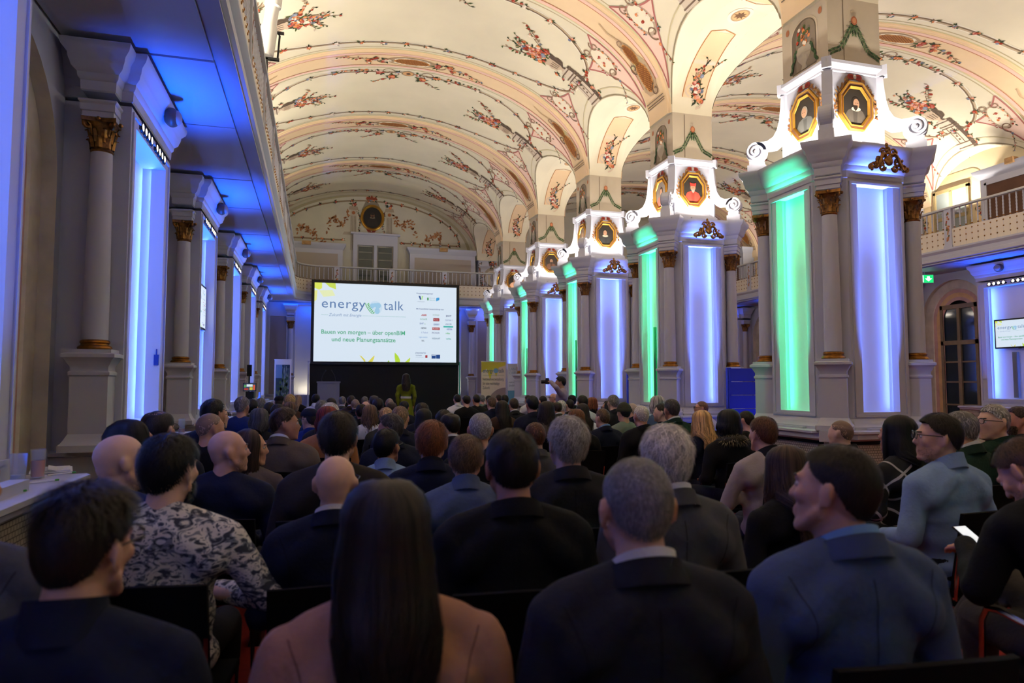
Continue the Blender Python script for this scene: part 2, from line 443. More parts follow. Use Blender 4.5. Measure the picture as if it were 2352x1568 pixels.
def rib_painting():
    p=Paint(lambda u,y,off=.006:Sv(u,y,off+.046),11)
    for e in (-1,1):
        p.strip([(u,e*.255) for u in np.linspace(-3.95,3.95,70)],.07,srgb(238,200,186),0)
        p.strip([(u,e*.215) for u in np.linspace(-3.95,3.95,70)],.014,srgb(196,124,92),1)
    p.disc(0,0,.17,C_LB,1,22,3.0); p.disc(0,0,.145,C_CR,2,22,2.9); p.trellis(0,0,.36,.11,3)
    for d in (-1,1):
        p.scroll(d*.55,.0,.14,0 if d>0 else PI,1.1,srgb(150,120,96),.022,2,d)
        p.cluster(d*.52,.02,.12,6,8); p.cluster(d*.74,-.05,.10,5,8); p.cluster(d*.86,.08,.085,4,6)
        p.spray(d*.75,0,0 if d>0 else PI,.8,10,.05)
        # lattice at the haunches
        p.shp([(d*3.05,-.02),(d*3.2,.12),(d*3.5,.1),(d*3.65,.2),(d*4.0,.2),(d*4.12,.1),(d*4.12,-.12),(d*3.95,-.2),(d*3.6,-.2),(d*3.4,-.1)],srgb(196,170,140),1)
        p.trellis(d*3.38,0,.22,.10,2); p.trellis(d*3.80,0,.28,.15,2)
        p.scroll(d*3.58,.14,.1,0,1.1,srgb(120,96,78),.024,5,1); p.scroll(d*4.08,-.12,.11,PI,1.1,srgb(120,96,78),.024,5,-1); p.scroll(d*3.12,0,.09,0,1.,srgb(150,120,96),.02,5,1)
        p.strip([(d*3.05,0),(d*2.85,.05),(d*2.65,-.02)],.03,srgb(206,176,140),2)
        for t in (4.22,4.27,4.31): p.strip([(d*t,-.27),(d*t,.27)],.016,srgb(130,112,94),2)
    return p.mesh('rib_painting',M_FRESCO,smooth=False)
RIBPAINT=rib_painting()
for cx,sc,nm in ((NCX,1.,'nave'),(ACX,AA/NA,'aisle')):
    for i in BAYS:
        o=struct(link('ceiling',BAYME,None,(cx,PY(i)+HB,0))); o.scale=(sc,1,1)
        link('ceiling_painting',PAINTME,o)
        q=link('ceiling_rib',RIBME,o,(0,-HB,0)); link('rib_painting',RIBPAINT,q)
# ---- arcade: arch soffits between the pillars
def arch_soffit():
    b=MB(); X=XP-NCX-NA
    x0,x1=NCX+NA-XP,ACX-AA-XP
    rows=[[(x0,AW*math.sin(PI/2*t),zl(AW*math.sin(PI/2*t))),(x1,AW*math.sin(PI/2*t),zl(AW*math.sin(PI/2*t)))] for t in np.linspace(-1,1,33)]
    b.grid(rows); return b.mesh('arch_soffit',M_PLASTER)
ARCHME=arch_soffit()
_aa=np.linspace(0,PI,300); _ay=-AW*np.cos(_aa); _az=ZS+AR*np.sin(_aa)
_as=np.concatenate([[0],np.cumsum(np.hypot(np.diff(_ay),np.diff(_az)))]); _as-=_as[-1]/2
def Sa(u,y,off):                           # u along the arch (0 = crown), y across
    t=float(np.interp(u,_as,_aa)); ny,nz=-math.cos(t)/AW,math.sin(t)/AR; l=math.hypot(ny,nz)
    return (y,-AW*math.cos(t)-ny/l*off,ZS+AR*math.sin(t)-nz/l*off)
def arch_painting():
    p=Paint(Sa,5); um=float(_as[-1])
    for d in (-1,1):
        us=np.linspace(d*.42,d*(um-.25),16)
        for a,c in zip(us[:-1],us[1:]): p.shp([(a,-.19),(a,.19),(c,.19),(c,-.19)],srgb(238,208,168),0)
        for e in (-1,1): p.strip([(u,e*.2) for u in us],.014,srgb(188,128,76),1)
        p.strip([(d*.42,-.2),(d*.36,0),(d*.42,.2)],.014,srgb(188,128,76),1)
        u0=d*(um-.22)
        for k in range(7): p.cluster(u0-d*.06*k*p.r.random(),p.r.uniform(-.12,.12),.085,4,5)
        p.scroll(u0,.05,.13,0,1.2,srgb(220,200,180),.03,2,1); p.scroll(u0-d*.15,-.08,.1,0,1.2,srgb(220,200,180),.03,2,-1)
        for k in range(4): p.spray(u0-d*.1,p.r.uniform(-.08,.08),(PI if d>0 else 0)+p.r.uniform(-.25,.25),.75-.12*k,9,.04)
    p.disc(0,0,.17,srgb(236,226,206),1,20,1.2); p.disc(0,0,.12,C_LB,2,20,1.3); p.disc(0,0,.10,srgb(214,170,122),3,20,1.3)
    for k in range(8): p.leaf(0,0,PI*k/4,.10,.02,C_BR,4)
    p.disc(0,0,.03,C_BR,5,10)
    return p.mesh('arch_painting',M_FRESCO,smooth=False)
ARCHPAINT=arch_painting()
for i in BAYS:
    o=struct(link('ceiling_arch',ARCHME,None,(XP,PY(i)+HB,0))); link('arch_painting',ARCHPAINT,o)
# ================================================================== pillars
def octo(h,w): return [(-w,-h),(w,-h),(h,-w),(h,w),(w,h),(-w,h),(-h,w),(-h,-w)]
def rotz(a): return Matrix.Rotation(a,4,'Z')
def grille_mat():
    m=bpy.data.materials.new('radiator_grille'); m.use_nodes=True; nt=m.node_tree; N=nt.nodes; L=nt.links; b=N['Principled BSDF']
    tc=N.new('ShaderNodeTexCoord'); sx=N.new('ShaderNodeSeparateXYZ'); L.new(tc.outputs['Object'],sx.inputs[0])
    cb=N.new('ShaderNodeCombineXYZ'); ad=N.new('ShaderNodeMath'); ad.operation='ADD'
    L.new(sx.outputs['X'],ad.inputs[0]); L.new(sx.outputs['Y'],ad.inputs[1]); L.new(ad.outputs[0],cb.inputs['X']); L.new(sx.outputs['Z'],cb.inputs['Y'])
    br=N.new('ShaderNodeTexBrick'); br.inputs['Scale'].default_value=16; br.inputs['Mortar Size'].default_value=.035
    br.inputs['Color1'].default_value=(*srgb(196,188,176),1); br.inputs['Color2'].default_value=(*srgb(184,176,166),1); br.inputs['Mortar'].default_value=(*srgb(70,62,56),1)
    br.inputs['Brick Width'].default_value=.5; br.inputs['Row Height'].default_value=.42
    L.new(cb.outputs[0],br.inputs['Vector']); L.new(br.outputs['Color'],b.inputs['Base Color']); b.inputs['Roughness'].default_value=.6
    return m
M_GRILLE=grille_mat()
def capital_mesh(r=.072,h=.25):
    b=MB(); rr=random.Random(3)
    b.lathe([(r*1.02,0),(r*1.12,.012),(r*1.02,.024),(r*1.0,.03),(r*1.05,h*.5),(r*1.3,h*.82),(r*1.5,h*.88)],20)
    k=r*1.72                                   # abacus with hollow sides
    ab=[]
    for q in range(4):
        a=PI/4+q*PI/2
        for t in np.linspace(0,1,7)[:-1]:
            p0=Vector((math.cos(a),math.sin(a)))*k*1.35; p1=Vector((math.cos(a+PI/2),math.sin(a+PI/2)))*k*1.35
            p=p0.lerp(p1,t)*(1-.20*math.sin(PI*t)); ab.append((p.x,p.y))
    b.prism(ab,h*.88,h)
    for row,(z0,z1,n,out) in enumerate(((.03,h*.48,8,.028),(h*.28,h*.72,8,.036))):
        for q in range(n):
            a=2*PI*(q+.5*row)/n; u=Vector((math.cos(a),math.sin(a),0)); t=Vector((-u.y,u.x,0)); wd=r*.36
            rows=[]
            for s_ in np.linspace(0,1,6):
                ra=r*1.04+out*(s_**2)*1.0; zz=z0+(z1-z0)*min(1,s_*1.15)-(.02 if s_>.95 else 0); ww=wd*(1-.55*s_)
                c=u*ra; rows.append([c+t*ww+Vector((0,0,zz)),c+u*.012+Vector((0,0,zz)),c-t*ww+Vector((0,0,zz))])
            b.grid(rows)
    for q in range(4):                        # corner volutes
        a=PI/4+q*PI/2; u=Vector((math.cos(a),math.sin(a),0)); path=[]
        for s_ in np.linspace(0,1,16):
            ang=PI*.5+s_*3.2*PI; rad=.036*(1-.75*s_)
            path.append(u*(r*1.62+rad*math.cos(ang)*-1)+Vector((0,0,h*.80+rad*math.sin(ang))))
        b.tube(path,.011,5)
        b.tube([u*r*1.05+Vector((0,0,h*.5)),u*r*1.25+Vector((0,0,h*.78)),u*r*1.62+Vector((0,0,h*.88))],.011,5)
        b.ball(Vector((math.cos(a+PI/4),math.sin(a+PI/4),0))*k*.98+Vector((0,0,h*.93)),.018,6,5)
    return b.mesh('capital',M_BRONZE,50)
CAPME=capital_mesh(); 
def gold_base_mesh(r=.088):
    b=MB(); b.lathe([(r*1.25,0),(r*1.32,.012),(r*1.25,.026),(r*1.08,.034),(r*1.05,.045),(r*1.15,.053),(r*1.12,.066),(r*.98,.075)],24)
    return b.mesh('column_base',M_GOLD,40)
GBME=gold_base_mesh()
def shaft_mesh(z0,z1,r0=.086,r1=.073):
    b=MB(); b.lathe([(r0+(r1-r0)*t**1.6,z0+(z1-z0)*t) for t in np.linspace(0,1,9)],24); return b.mesh('column_shaft',M_WHITE,40)
SHME=shaft_mesh(1.775,3.2)
ENT=[(0,3.45),(.012,3.46),(.012,3.50),(.022,3.505),(.022,3.555),(.035,3.57),(.035,3.585),(0,3.60)]
CORN=[(0,3.60),(.015,3.61),(.02,3.68),(.045,3.70),(.05,3.735),(.10,3.765),(.115,3.80),(.125,3.81),(.135,3.855),(.19,3.895),(.205,3.93),(.205,3.95),(.0,3.965)]
CORN=[(o*.62,z) for o,z in CORN]
PED_CAP=[(0,1.50),(.012,1.51),(.012,1.53),(0,1.54),(0,1.57),(.018,1.60),(.03,1.625),(.05,1.64),(.05,1.665),(.02,1.675),(.02,1.70)]
PED_BASE=[(.05,.97),(.05,1.02),(.03,1.04),(.012,1.075),(0,1.10)]
HF,WF=.60,.37
def face_with_recess(b,ow,z0,z1,depth,zb,zt,half,hw):
    """front face at y=-half spanning +-hw, opening +-ow"""
    y=-half; yb=y+depth
    b.poly([(-hw,y,zb),(-ow,y,zb),(-ow,y,zt),(-hw,y,zt)]); b.poly([(ow,y,zb),(hw,y,zb),(hw,y,zt),(ow,y,zt)])
    b.poly([(-ow,y,zb),(ow,y,zb),(ow,y,z0),(-ow,y,z0)]); b.poly([(-ow,y,z1),(ow,y,z1),(ow,y,zt),(-ow,y,zt)])
    b.poly([(-ow,y,z0),(-ow,yb,z0),(-ow,yb,z1),(-ow,y,z1)],1); b.poly([(ow,y,z0),(ow,y,z1),(ow,yb,z1),(ow,yb,z0)],1)
    b.poly([(-ow,y,z1),(-ow,yb,z1),(ow,yb,z1),(ow,y,z1)],1); b.poly([(-ow,y,z0),(ow,y,z0),(ow,yb,z0),(-ow,yb,z0)],1)
    b.poly([(-ow,yb,z0),(ow,yb,z0),(ow,yb,z1),(-ow,yb,z1)],1)
    f=.05
    for (x0,x1,a,c) in ((-hw+.03,hw-.03,zt-.055,zt-.03),(-hw+.03,hw-.03,zb+.13,zb+.155),(-hw+.03,-hw+.055,zb+.155,zt-.055),(hw-.055,hw-.03,zb+.155,zt-.055)):
        b.box(x0,x1,y-.014,y+.005,a,c)
def pillar_body():
    b=MB()
    for q in range(4):
        b.xf=rotz(q*PI/2)
        face_with_recess(b,.235,1.15,3.56,.13,.97,3.60,HF,WF)
        b.poly([(WF,-HF,.97),(HF,-WF,.97),(HF,-WF,3.60),(WF,-HF,3.60)])
    b.xf=None
    b.sweep(octo(HF,WF),[(.055,.965),(.055,1.0),(.035,1.02),(.03,1.04),(.012,1.07),(.0,1.085)],cap=False)
    return b.mesh('pillar_body',[M_WHITE,M_PANEL])
def pillar_cornice():
    b=MB(); b.sweep(octo(HF,WF),CORN)
    for q in range(4):
        b.xf=rotz(q*PI/2+PI/4)
        b.sweep([(-.115,-.88),(.115,-.88),(.115,-.55),(-.115,-.55)],CORN)
        b.sweep([(-.10,-.865),(.10,-.865),(.10,-.55),(-.10,-.55)],ENT)
    b.xf=None; return b.mesh('cornice',M_WHITE)
def pedestal_mesh():
    b=MB(); pl=[(-.125,-.885),(.125,-.885),(.125,-.6),(-.125,-.6)]
    b.sweep(pl,[(0,.97),(0,1.50)]); b.sweep(pl,PED_CAP); b.sweep(pl,PED_BASE); return b.mesh('pedestal',M_WHITE)
def plinth_mesh():
    b=MB(); b.sweep(octo(.66,.42),[(0,0),(0,.82)],0); 
    b.sweep(octo(.70,.44),[(-.02,.86),(.03,.87),(.05,.885),(.05,.93),(.075,.94),(.075,.962),(.05,.97)],1)
    b.sweep(octo(.66,.42),[(-.04,.82),(-.04,.86)],2)
    for q in range(4):
        b.xf=rotz(q*PI/2+PI/4); b.box(-.14,.14,-.96,-.6,.86,.968,1); b.box(-.10,.10,-.92,-.6,0,.86,1)
    b.xf=None
    return b.mesh('plinth',[M_GRILLE,M_WHITE,M_BLACK])
def upper_box():
    b=MB(); h=.355; pl=[(-h,-h),(h,-h),(h,h),(-h,h)]
    b.sweep(pl,[(.05,3.965),(.05,4.06),(.035,4.075),(.02,4.11),(.0,4.125),(0,4.87),(.012,4.88),(.012,4.90),(.035,4.925),(.055,4.95),(.055,4.985),(0,5.0)])
    for q in range(4):
        b.xf=rotz(q*PI/2+PI/4); d=h*math.sqrt(2)
        b.box(-.035,.035,-d-.03,-d+.1,4.06,4.90); b.box(-.05,.05,-d-.075,-d+.1,4.88,5.0)
    b.xf=None; return b.mesh('portrait_block',M_WHITE)
def scroll_mesh():
    b=MB(); w=.055
    cen=(.83,4.235); R=.12
    # S-curve from block corner down to volute, as a thick band in the (r,z) plane
    pts=[(.535,4.86),(.545,4.72),(.56,4.58),(.585,4.47),(.63,4.385),(.70,4.345),(.77,4.345),(.83,4.355)]
    outer=pts; inner=[(.50,4.86),(.50,4.7),(.50,4.55),(.50,4.42),(.53,4.30),(.60,4.245),(.68,4.24),(.76,4.25)]
    for i in range(len(pts)-1):
        o0,o1,i0,i1=outer[i],outer[i+1],inner[i],inner[i+1]
        F=lambda p,s_:(s_*w,-p[0],p[1])
        b.poly([F(o0,1),F(o1,1),F(o1,-1),F(o0,-1)]); b.poly([F(i0,-1),F(i1,-1),F(i1,1),F(i0,1)])
        b.poly([F(o0,1),F(i0,1),F(i1,1),F(o1,1)]); b.poly([F(o0,-1),F(o1,-1),F(i1,-1),F(i0,-1)])
    n=26
    ring=[(cen[0]+R*math.cos(2*PI*k/n),cen[1]+R*math.sin(2*PI*k/n)) for k in range(n)]
    for s_ in (1,-1): b.poly([(s_*w,-p[0],p[1]) for p in (ring if s_>0 else ring[::-1])])
    for k in range(n): p,q=ring[k],ring[(k+1)%n]; b.poly([(w,-p[0],p[1]),(-w,-p[0],p[1]),(-w,-q[0],q[1]),(w,-q[0],q[1])])
    for s_ in (1,-1):
        path=[]
        for t in np.linspace(0,1,30):
            a=PI/2-t*3.6*PI; rr=R*(1-.72*t)-.01; path.append((s_*(w+.004+.014*t),-(cen[0]+rr*math.cos(a)),cen[1]+rr*math.sin(a)))
        b.tube(path,.016,6); b.ball((s_*(w+.012),-cen[0],cen[1]),.03,8,6)
    b.box(-.075,.075,-.93,-.73,3.96,4.075); b.box(-.065,.065,-.91,-.75,4.075,4.13)
    return b.mesh('scroll_bracket',M_WHITE,40)
def crest_mesh():
    b=MB(); rr=random.Random(9)
    for d in (-1,1):
        path=[]
        for t in np.linspace(0,1,24): path.append((d*(.03+.20*t),-.02-.03*math.sin(PI*t),3.80-.12*t+.05*math.sin(t*7)))
        b.tube(path,[.022*(1-.6*t) for t in np.linspace(0,1,24)],6)
        for c,(x,z,r) in enumerate(((.06,3.84,.05),(.12,3.74,.05),(.19,3.70,.04),(.08,3.68,.04),(.23,3.68,.025))):
            p=[(d*(x+r*(1-.7*t)*math.cos(2.6*PI*t+c)),-.03,z+r*(1-.7*t)*math.sin(2.6*PI*t+c)) for t in np.linspace(0,1,18)]
            b.tube(p,.012,5)
        for k in range(16):
            x=rr.uniform(.02,.24); b.ball((d*x,-.03,3.80-.12*x/.24+rr.uniform(-.05,.06)),(rr.uniform(.012,.026),.014,rr.uniform(.01,.022)),6,5)
    for k in range(7): b.ball((rr.uniform(-.03,.03),-.035,3.80+.02*k),(.02,.016,.022),6,5)
    b.ball((0,-.035,3.75),(.055,.02,.05),10,7)
    return b.mesh('crest',M_BRONZE,60)
def pier_shaft():
    b=MB(); hx=(ACX-AA-NCX-NA)/2; b.box(-hx,hx,-(HB-AW),HB-AW,4.99,ZS+.02)
    return b.mesh('pier_shaft',mat('greige_plaster',srgb(196,184,164),.85,var=.08,vscale=2.5))
HX=(ACX-AA-NCX-NA)/2; HY=HB-AW
def swag_paint(seed=2):
    """local 2-D painting, x across, y up, facing -Y"""
    b=Flat(); b.d=.002; r=random.Random(seed)
    b.line([(-.14,5.01),(-.14,5.7)],.012,srgb(120,104,88),1)
    def swag(pts):
        for (x0,y0),(x1,y1) in zip(pts[:-1],pts[1:]):
            L=math.hypot(x1-x0,y1-y0); n=max(2,int(L/.022)); a=math.atan2(y1-y0,x1-x0)
            for k in range(n):
                x=x0+(x1-x0)*k/n; y=y0+(y1-y0)*k/n
                for sd in (-1,1):
                    aa=a+sd*.75; l=.05; w=.012; c,s_=math.cos(aa),math.sin(aa)
                    b.shape([(x,y),(x+c*l*.5-s_*w,y+s_*l*.5+c*w),(x+c*l,y+s_*l),(x+c*l*.5+s_*w,y+s_*l*.5-c*w)],r.choice([srgb(70,96,62),srgb(52,74,48),srgb(92,118,78)]),2+(k%3))
    R=[(0,5.44)]
    for t in np.linspace(.1,1,9): R.append((.33*t,5.44-.38*(1-(1-t)**1.6)+.02*math.sin(t*9)))
    swag(R); swag([(-x,y) for x,y in R]); swag([(0,5.44),(0,5.30)])
    b.ell(0,5.47,.04,.05,srgb(176,104,72),6); b.ell(0,5.47,.025,.033,srgb(206,140,100),7)
    return b.mesh('garland_painting',M_FRESCO,smooth=False)
def niche_paint():
    b=Flat(); b.d=.002; r=random.Random(4)
    arch=[(-.2,5.04),(.2,5.04),(.2,5.46)]+[(.2*math.cos(a),5.46+.17*math.sin(a)) for a in np.linspace(0,PI,14)]+[(-.2,5.46)]
    b.shape([(x*1.12,(y-5.3)*1.05+5.3) for x,y in arch],srgb(206,192,172),1); b.shape(arch,srgb(112,100,86),2)
    b.shape([(x*.8+.03,(y-5.3)*.94+5.3) for x,y in arch],srgb(138,126,110),3)
    vase=[(.05,5.05),(.03,5.10),(.10,5.18),(.13,5.27),(.09,5.33)]
    b.shape([(x,y) for x,y in vase]+[(-x,y) for x,y in reversed(vase)],srgb(176,166,150),4)
    for k in range(26): 
        a=r.uniform(0,2*PI); q=r.random(); b.ell(.11*q*math.cos(a),5.43+.12*q*math.sin(a),.022,.024,r.choice([C_RED,C_WH,C_OR,C_PINK,C_DG,C_GR]),5+k%4,7)
    for e in (-1,1):
        b.ell(e*.27,5.6,.03,.04,srgb(170,110,78),2)
        for k in range(14): b.ell(e*(.12+.10*k/14+.01*math.sin(k)),5.30-.24*k/14,.02,.022,r.choice([srgb(70,96,62),srgb(52,74,48)]),6+k%3,6)
    return b.mesh('niche_painting',M_FRESCO,smooth=False)
PIL=dict(body=pillar_body(),corn=pillar_cornice(),ped=pedestal_mesh(),plinth=plinth_mesh(),box=upper_box(),scr=scroll_mesh(),crest=crest_mesh(),shaft=pier_shaft(),swag=swag_paint(),niche=niche_paint())
def octframe(rw,rh,ww):
    """nested octagonal frame, facing -Y, centred at origin"""
    b=MB(); k=.42
    def ring(s,y): a,c=rw*s,rh*s; return [(-a,y,-c*k),(-a*k,y,-c),(a*k,y,-c),(a,y,-c*k),(a,y,c*k),(a*k,y,c),(-a*k,y,c),(-a,y,c*k)]
    rows=[ring(1.0,0),ring(1.0,-.03),ring(.95,-.038),ring(.91,-.03)]; b.grid([r+[r[0]] for r in rows],0)
    rows=[ring(.91,-.03),ring(.82,-.022)]; b.grid([r+[r[0]] for r in rows],1)
    rows=[ring(.82,-.022),ring(.79,-.034),ring(.74,-.02),ring(.72,-.008)]; b.grid([r+[r[0]] for r in rows],0)
    return b.mesh('portrait_frame',[mat('bright_gilding',srgb(206,156,66),.3,.8),mat('brown_wood',srgb(96,62,38),.5)],30), [(x*.74,z*.74) for x,z in ((-rw,-rh*k),(-rw*k,-rh),(rw*k,-rh),(rw,-rh*k),(rw,rh*k),(rw*k,rh),(-rw*k,rh),(-rw,rh*k))]
FRME,FROUT=octframe(.225,.275,.05)
SKN=srgb(196,150,120)
def portrait(robe,hair,beard,hat=None,collar=None,bg=srgb(40,34,30),face=0,seed=0):
    b=Flat(); b.d=.0012
    bg=tuple(c*.7 for c in bg); robe=tuple(c*.75+.006 for c in robe); hair=tuple(c*.6 for c in hair)
    if beard: beard=tuple(c*.5 for c in beard)
    if collar: collar=tuple(c*.5 for c in collar)
    b.shape(FROUT,bg,3)
    def clip(pts): return [(max(-.165,min(.165,x)),max(-.2,min(.2,z))) for x,z in pts]
    b.shape([(-.09,-.2),(.09,-.2),(.145,-.12),(.10,-.045),(.04,-.02),(-.04,-.02),(-.10,-.045),(-.145,-.12)],robe,4)
    b.shape([(-.02,-.2),(.02,-.2),(.03,-.04),(-.03,-.04)],tuple(c*.6 for c in robe),5)
    if collar: b.ell(face*.01,-.025,.062,.026,collar,6)
    b.ell(face*.008,.045,.052,.066,hair,6); b.ell(face*.014,.035,.040,.056,tuple(c*.5 for c in SKN),7)
    b.ell(face*.02-.014,.04,.007,.004,srgb(50,36,30),8,8); b.ell(face*.02+.014,.04,.007,.004,srgb(50,36,30),8,8)
    b.line([(face*.02,.04),(face*.026,.018)],.006,srgb(160,110,86),8)
    b.line([(face*.02-.01,.006),(face*.02+.01,.006)],.004,srgb(140,70,60),8)
    if beard: b.shape([(-.03,.012),(.03,.012),(.026,-.02),(.0,-.052),(-.026,-.02)],beard,9)
    if hat: b.shape([(-.05,.06),(.05,.06),(.056,.115),(0,.10),(-.056,.115)],hat,9)
    return b.mesh('portrait_canvas',M_PRINT,smooth=False)
def wreath_mesh():
    b=Flat(); b.d=.002; r=random.Random(5)
    for e in (-1,1):
        for k in range(22):
            t=k/21; x=e*(.05+.215*math.sin(t*PI*.55)); z=.31-.42*t**1.3
            for q in range(2):
                a=r.uniform(-1,1)+ (PI/2 if q else 0); L=.06; w=.014
                b.shape([(x,z),(x+.5*L*math.cos(a)-w*math.sin(a),z+.5*L*math.sin(a)+w*math.cos(a)),(x+L*math.cos(a),z+L*math.sin(a)),(x+.5*L*math.cos(a)+w*math.sin(a),z+.5*L*math.sin(a)-w*math.cos(a))],r.choice([srgb(168,118,66),srgb(140,92,52),srgb(190,146,90)]),1+k%3)
        b.ell(e*.05,.335,.05,.032,srgb(172,66,48),5,10); b.ell(e*.05,.335,.028,.018,srgb(130,44,34),6,10)
    b.ell(0,.335,.022,.028,srgb(200,190,180),7,10)
    return b.mesh('painted_wreath',M_FRESCO,smooth=False)
WREATH=wreath_mesh()
DK=srgb(34,30,30)
PORTR=[ # front, left for each pillar
 (dict(robe=srgb(74,66,58),hair=srgb(40,30,26),beard=srgb(46,34,28),collar=srgb(210,204,190),face=1),dict(robe=srgb(84,84,82),hair=srgb(150,140,130),beard=None,face=-1)),
 (dict(robe=srgb(160,52,36),hair=srgb(130,100,80),beard=srgb(176,166,154),hat=srgb(168,44,34)),dict(robe=srgb(150,84,72),hair=srgb(70,52,44),beard=None,bg=srgb(120,110,104))),
 (dict(robe=srgb(24,24,24),hair=srgb(30,26,24),beard=None,collar=srgb(200,190,170),face=-1),dict(robe=srgb(170,130,100),hair=srgb(150,130,110),beard=srgb(190,180,160),bg=srgb(120,100,84))),
 (dict(robe=srgb(96,60,42),hair=srgb(60,44,36),beard=srgb(60,44,36),bg=srgb(56,44,38)),dict(robe=DK,hair=srgb(30,26,24),beard=None)),
 (dict(robe=srgb(222,170,140),hair=srgb(40,30,28),beard=None,face=1),dict(robe=DK,hair=srgb(50,40,36),beard=None)),
]
P_LABELS={0:'nearest white pillar, green-lit and blue-lit panels, dark bearded portrait with ruff above',
 1:'second white pillar, below the cardinal in red portrait',2:'third white pillar from the front, portrait of a man in black',
 3:'fourth white pillar from the front, small brown-robed portrait on top',4:'farthest white pillar, beside the standing event banners'}
UPK={-2:1.1,-1:1.15,0:1.05,1:1.,2:.85,3:.45,4:.22}
def make_pillar(i):
    root=empty('pillar',(XP,PY(i),0))
    tag(root,P_LABELS.get(i,'white pillar outside the picture beside the camera'),'pillar')
    link('plinth',PIL['plinth'],root); body=link('pillar_body',PIL['body'],root); link('cornice',PIL['corn'],root)
    box=link('portrait_block',PIL['box'],root); sh=link('pier_shaft',PIL['shaft'],root)
    for q in range(4):
        a=q*PI/2+PI/4; dx,dy=math.sin(a),-math.cos(a)     # rotz(a) of (0,-1)
        link('pedestal',PIL['ped'],root,rotz=a)
        c=link('column_shaft',SHME,root,(dx*.765,dy*.765,0)); 
        o=link('capital',CAPME,c,(0,0,3.2),rotz=a); link('column_base',GBME,c,(0,0,1.70))
        link('scroll_bracket',PIL['scr'],root,rotz=a)
    link('crest',PIL['crest'],root,(0,-HF-.16,0))
    for a,dist,key in ((0,HY,'swag'),(PI,HY,'swag'),(-PI/2,HX,'niche'),(PI/2,HX,'niche')):
        o=link('garland_painting' if key=='swag' else 'niche_painting',PIL[key],sh); o.rotation_euler=(0,0,a); o.location=(math.sin(a)*dist,-math.cos(a)*dist,0)
    pr=PORTR[i] if 0<=i<5 else PORTR[0]
    for k,(a,sp) in enumerate(((0,pr[0]),(-PI/2,pr[1]),(PI/2,PORTR[(i+2)%5][1]),(PI,PORTR[(i+3)%5][0]))):
        loc=(math.sin(a)*.357,-math.cos(a)*.357,4.50)
        f=link('portrait_frame',FRME,root,loc,a); link('painted_wreath',WREATH,f)
        if k<2: link('portrait_canvas',portrait(**sp),f)
        else: link('portrait_canvas',bpy.data.meshes['portrait_canvas'],f)
    # lamps: upward floods on the cornice, LED strips in the panels
    for q in range(4):
        a=q*PI/2; d=Vector((math.sin(a),-math.cos(a),0)); t=Vector((math.cos(a),math.sin(a),0))
        lb=MB(); lb.box(-.20,.20,-.06,.06,3.955,4.0)
        o=link('uplight',UPL,root,tuple(d*.60),a)
        area('uplight_lamp',Vector((XP,PY(i),3.997))+d*.60,(d.x*.42,d.y*.42,1),.36,.09,UPLIGHT_W*UPK[i],WARM,xaxis=t)
        if q==0: cl=LED_PALE
        elif q==3: cl=LED_GREEN
        else: continue
        link('led_flood_case',LFC,root,tuple(d*.69),a)
        area('led_flood',Vector((XP,PY(i),.998))+d*.69,tuple(-d*.052+V3(0,0,1)),.50,.02,FLOOD_P*(1.3 if q==3 else 2.4),cl,xaxis=t,spread=.15)
        for e in (-1,1):
            pos=Vector((XP,PY(i),2.355))+d*(HF-.075)+t*e*.228
            area('led_strip',pos,tuple(-t*e*1.0-d*.75),2.36,.014,STRIP_W*(.85 if q==3 else 1.0),cl,xaxis=(0,0,1))
    return root
V3=lambda *a: Vector(a)
FLOOD_P=3.6
lb=MB(); lb.box(-.26,.26,-.025,.025,.965,.99); LFC=lb.mesh('led_flood_case',M_WHITE)
lb=MB(); lb.box(-.19,.19,-.05,.05,3.955,3.99); UPL=lb.mesh('uplight',M_WHITE)
for i in (-2,0,1,2,3,4): make_pillar(i)
# dark cable covers standing in the green panels of three pillars
for i in (1,2,3):
    b=MB(); b.box(-.045,.045,-.03,.03,0,1.18); b.box(-.038,.038,-.034,.03,.02,1.16)
    o=b.build('cable_cover',mat('green_cover',srgb(40,120,84),.6),None,loc=(XP-HF+.06,PY(i)-.13,1.15))
    tag(o,['','dark cable cover in the green panel of the second pillar','dark cable cover in the green panel of the third pillar','dark cable cover in the green panel of the fourth pillar'][i],'cable cover')

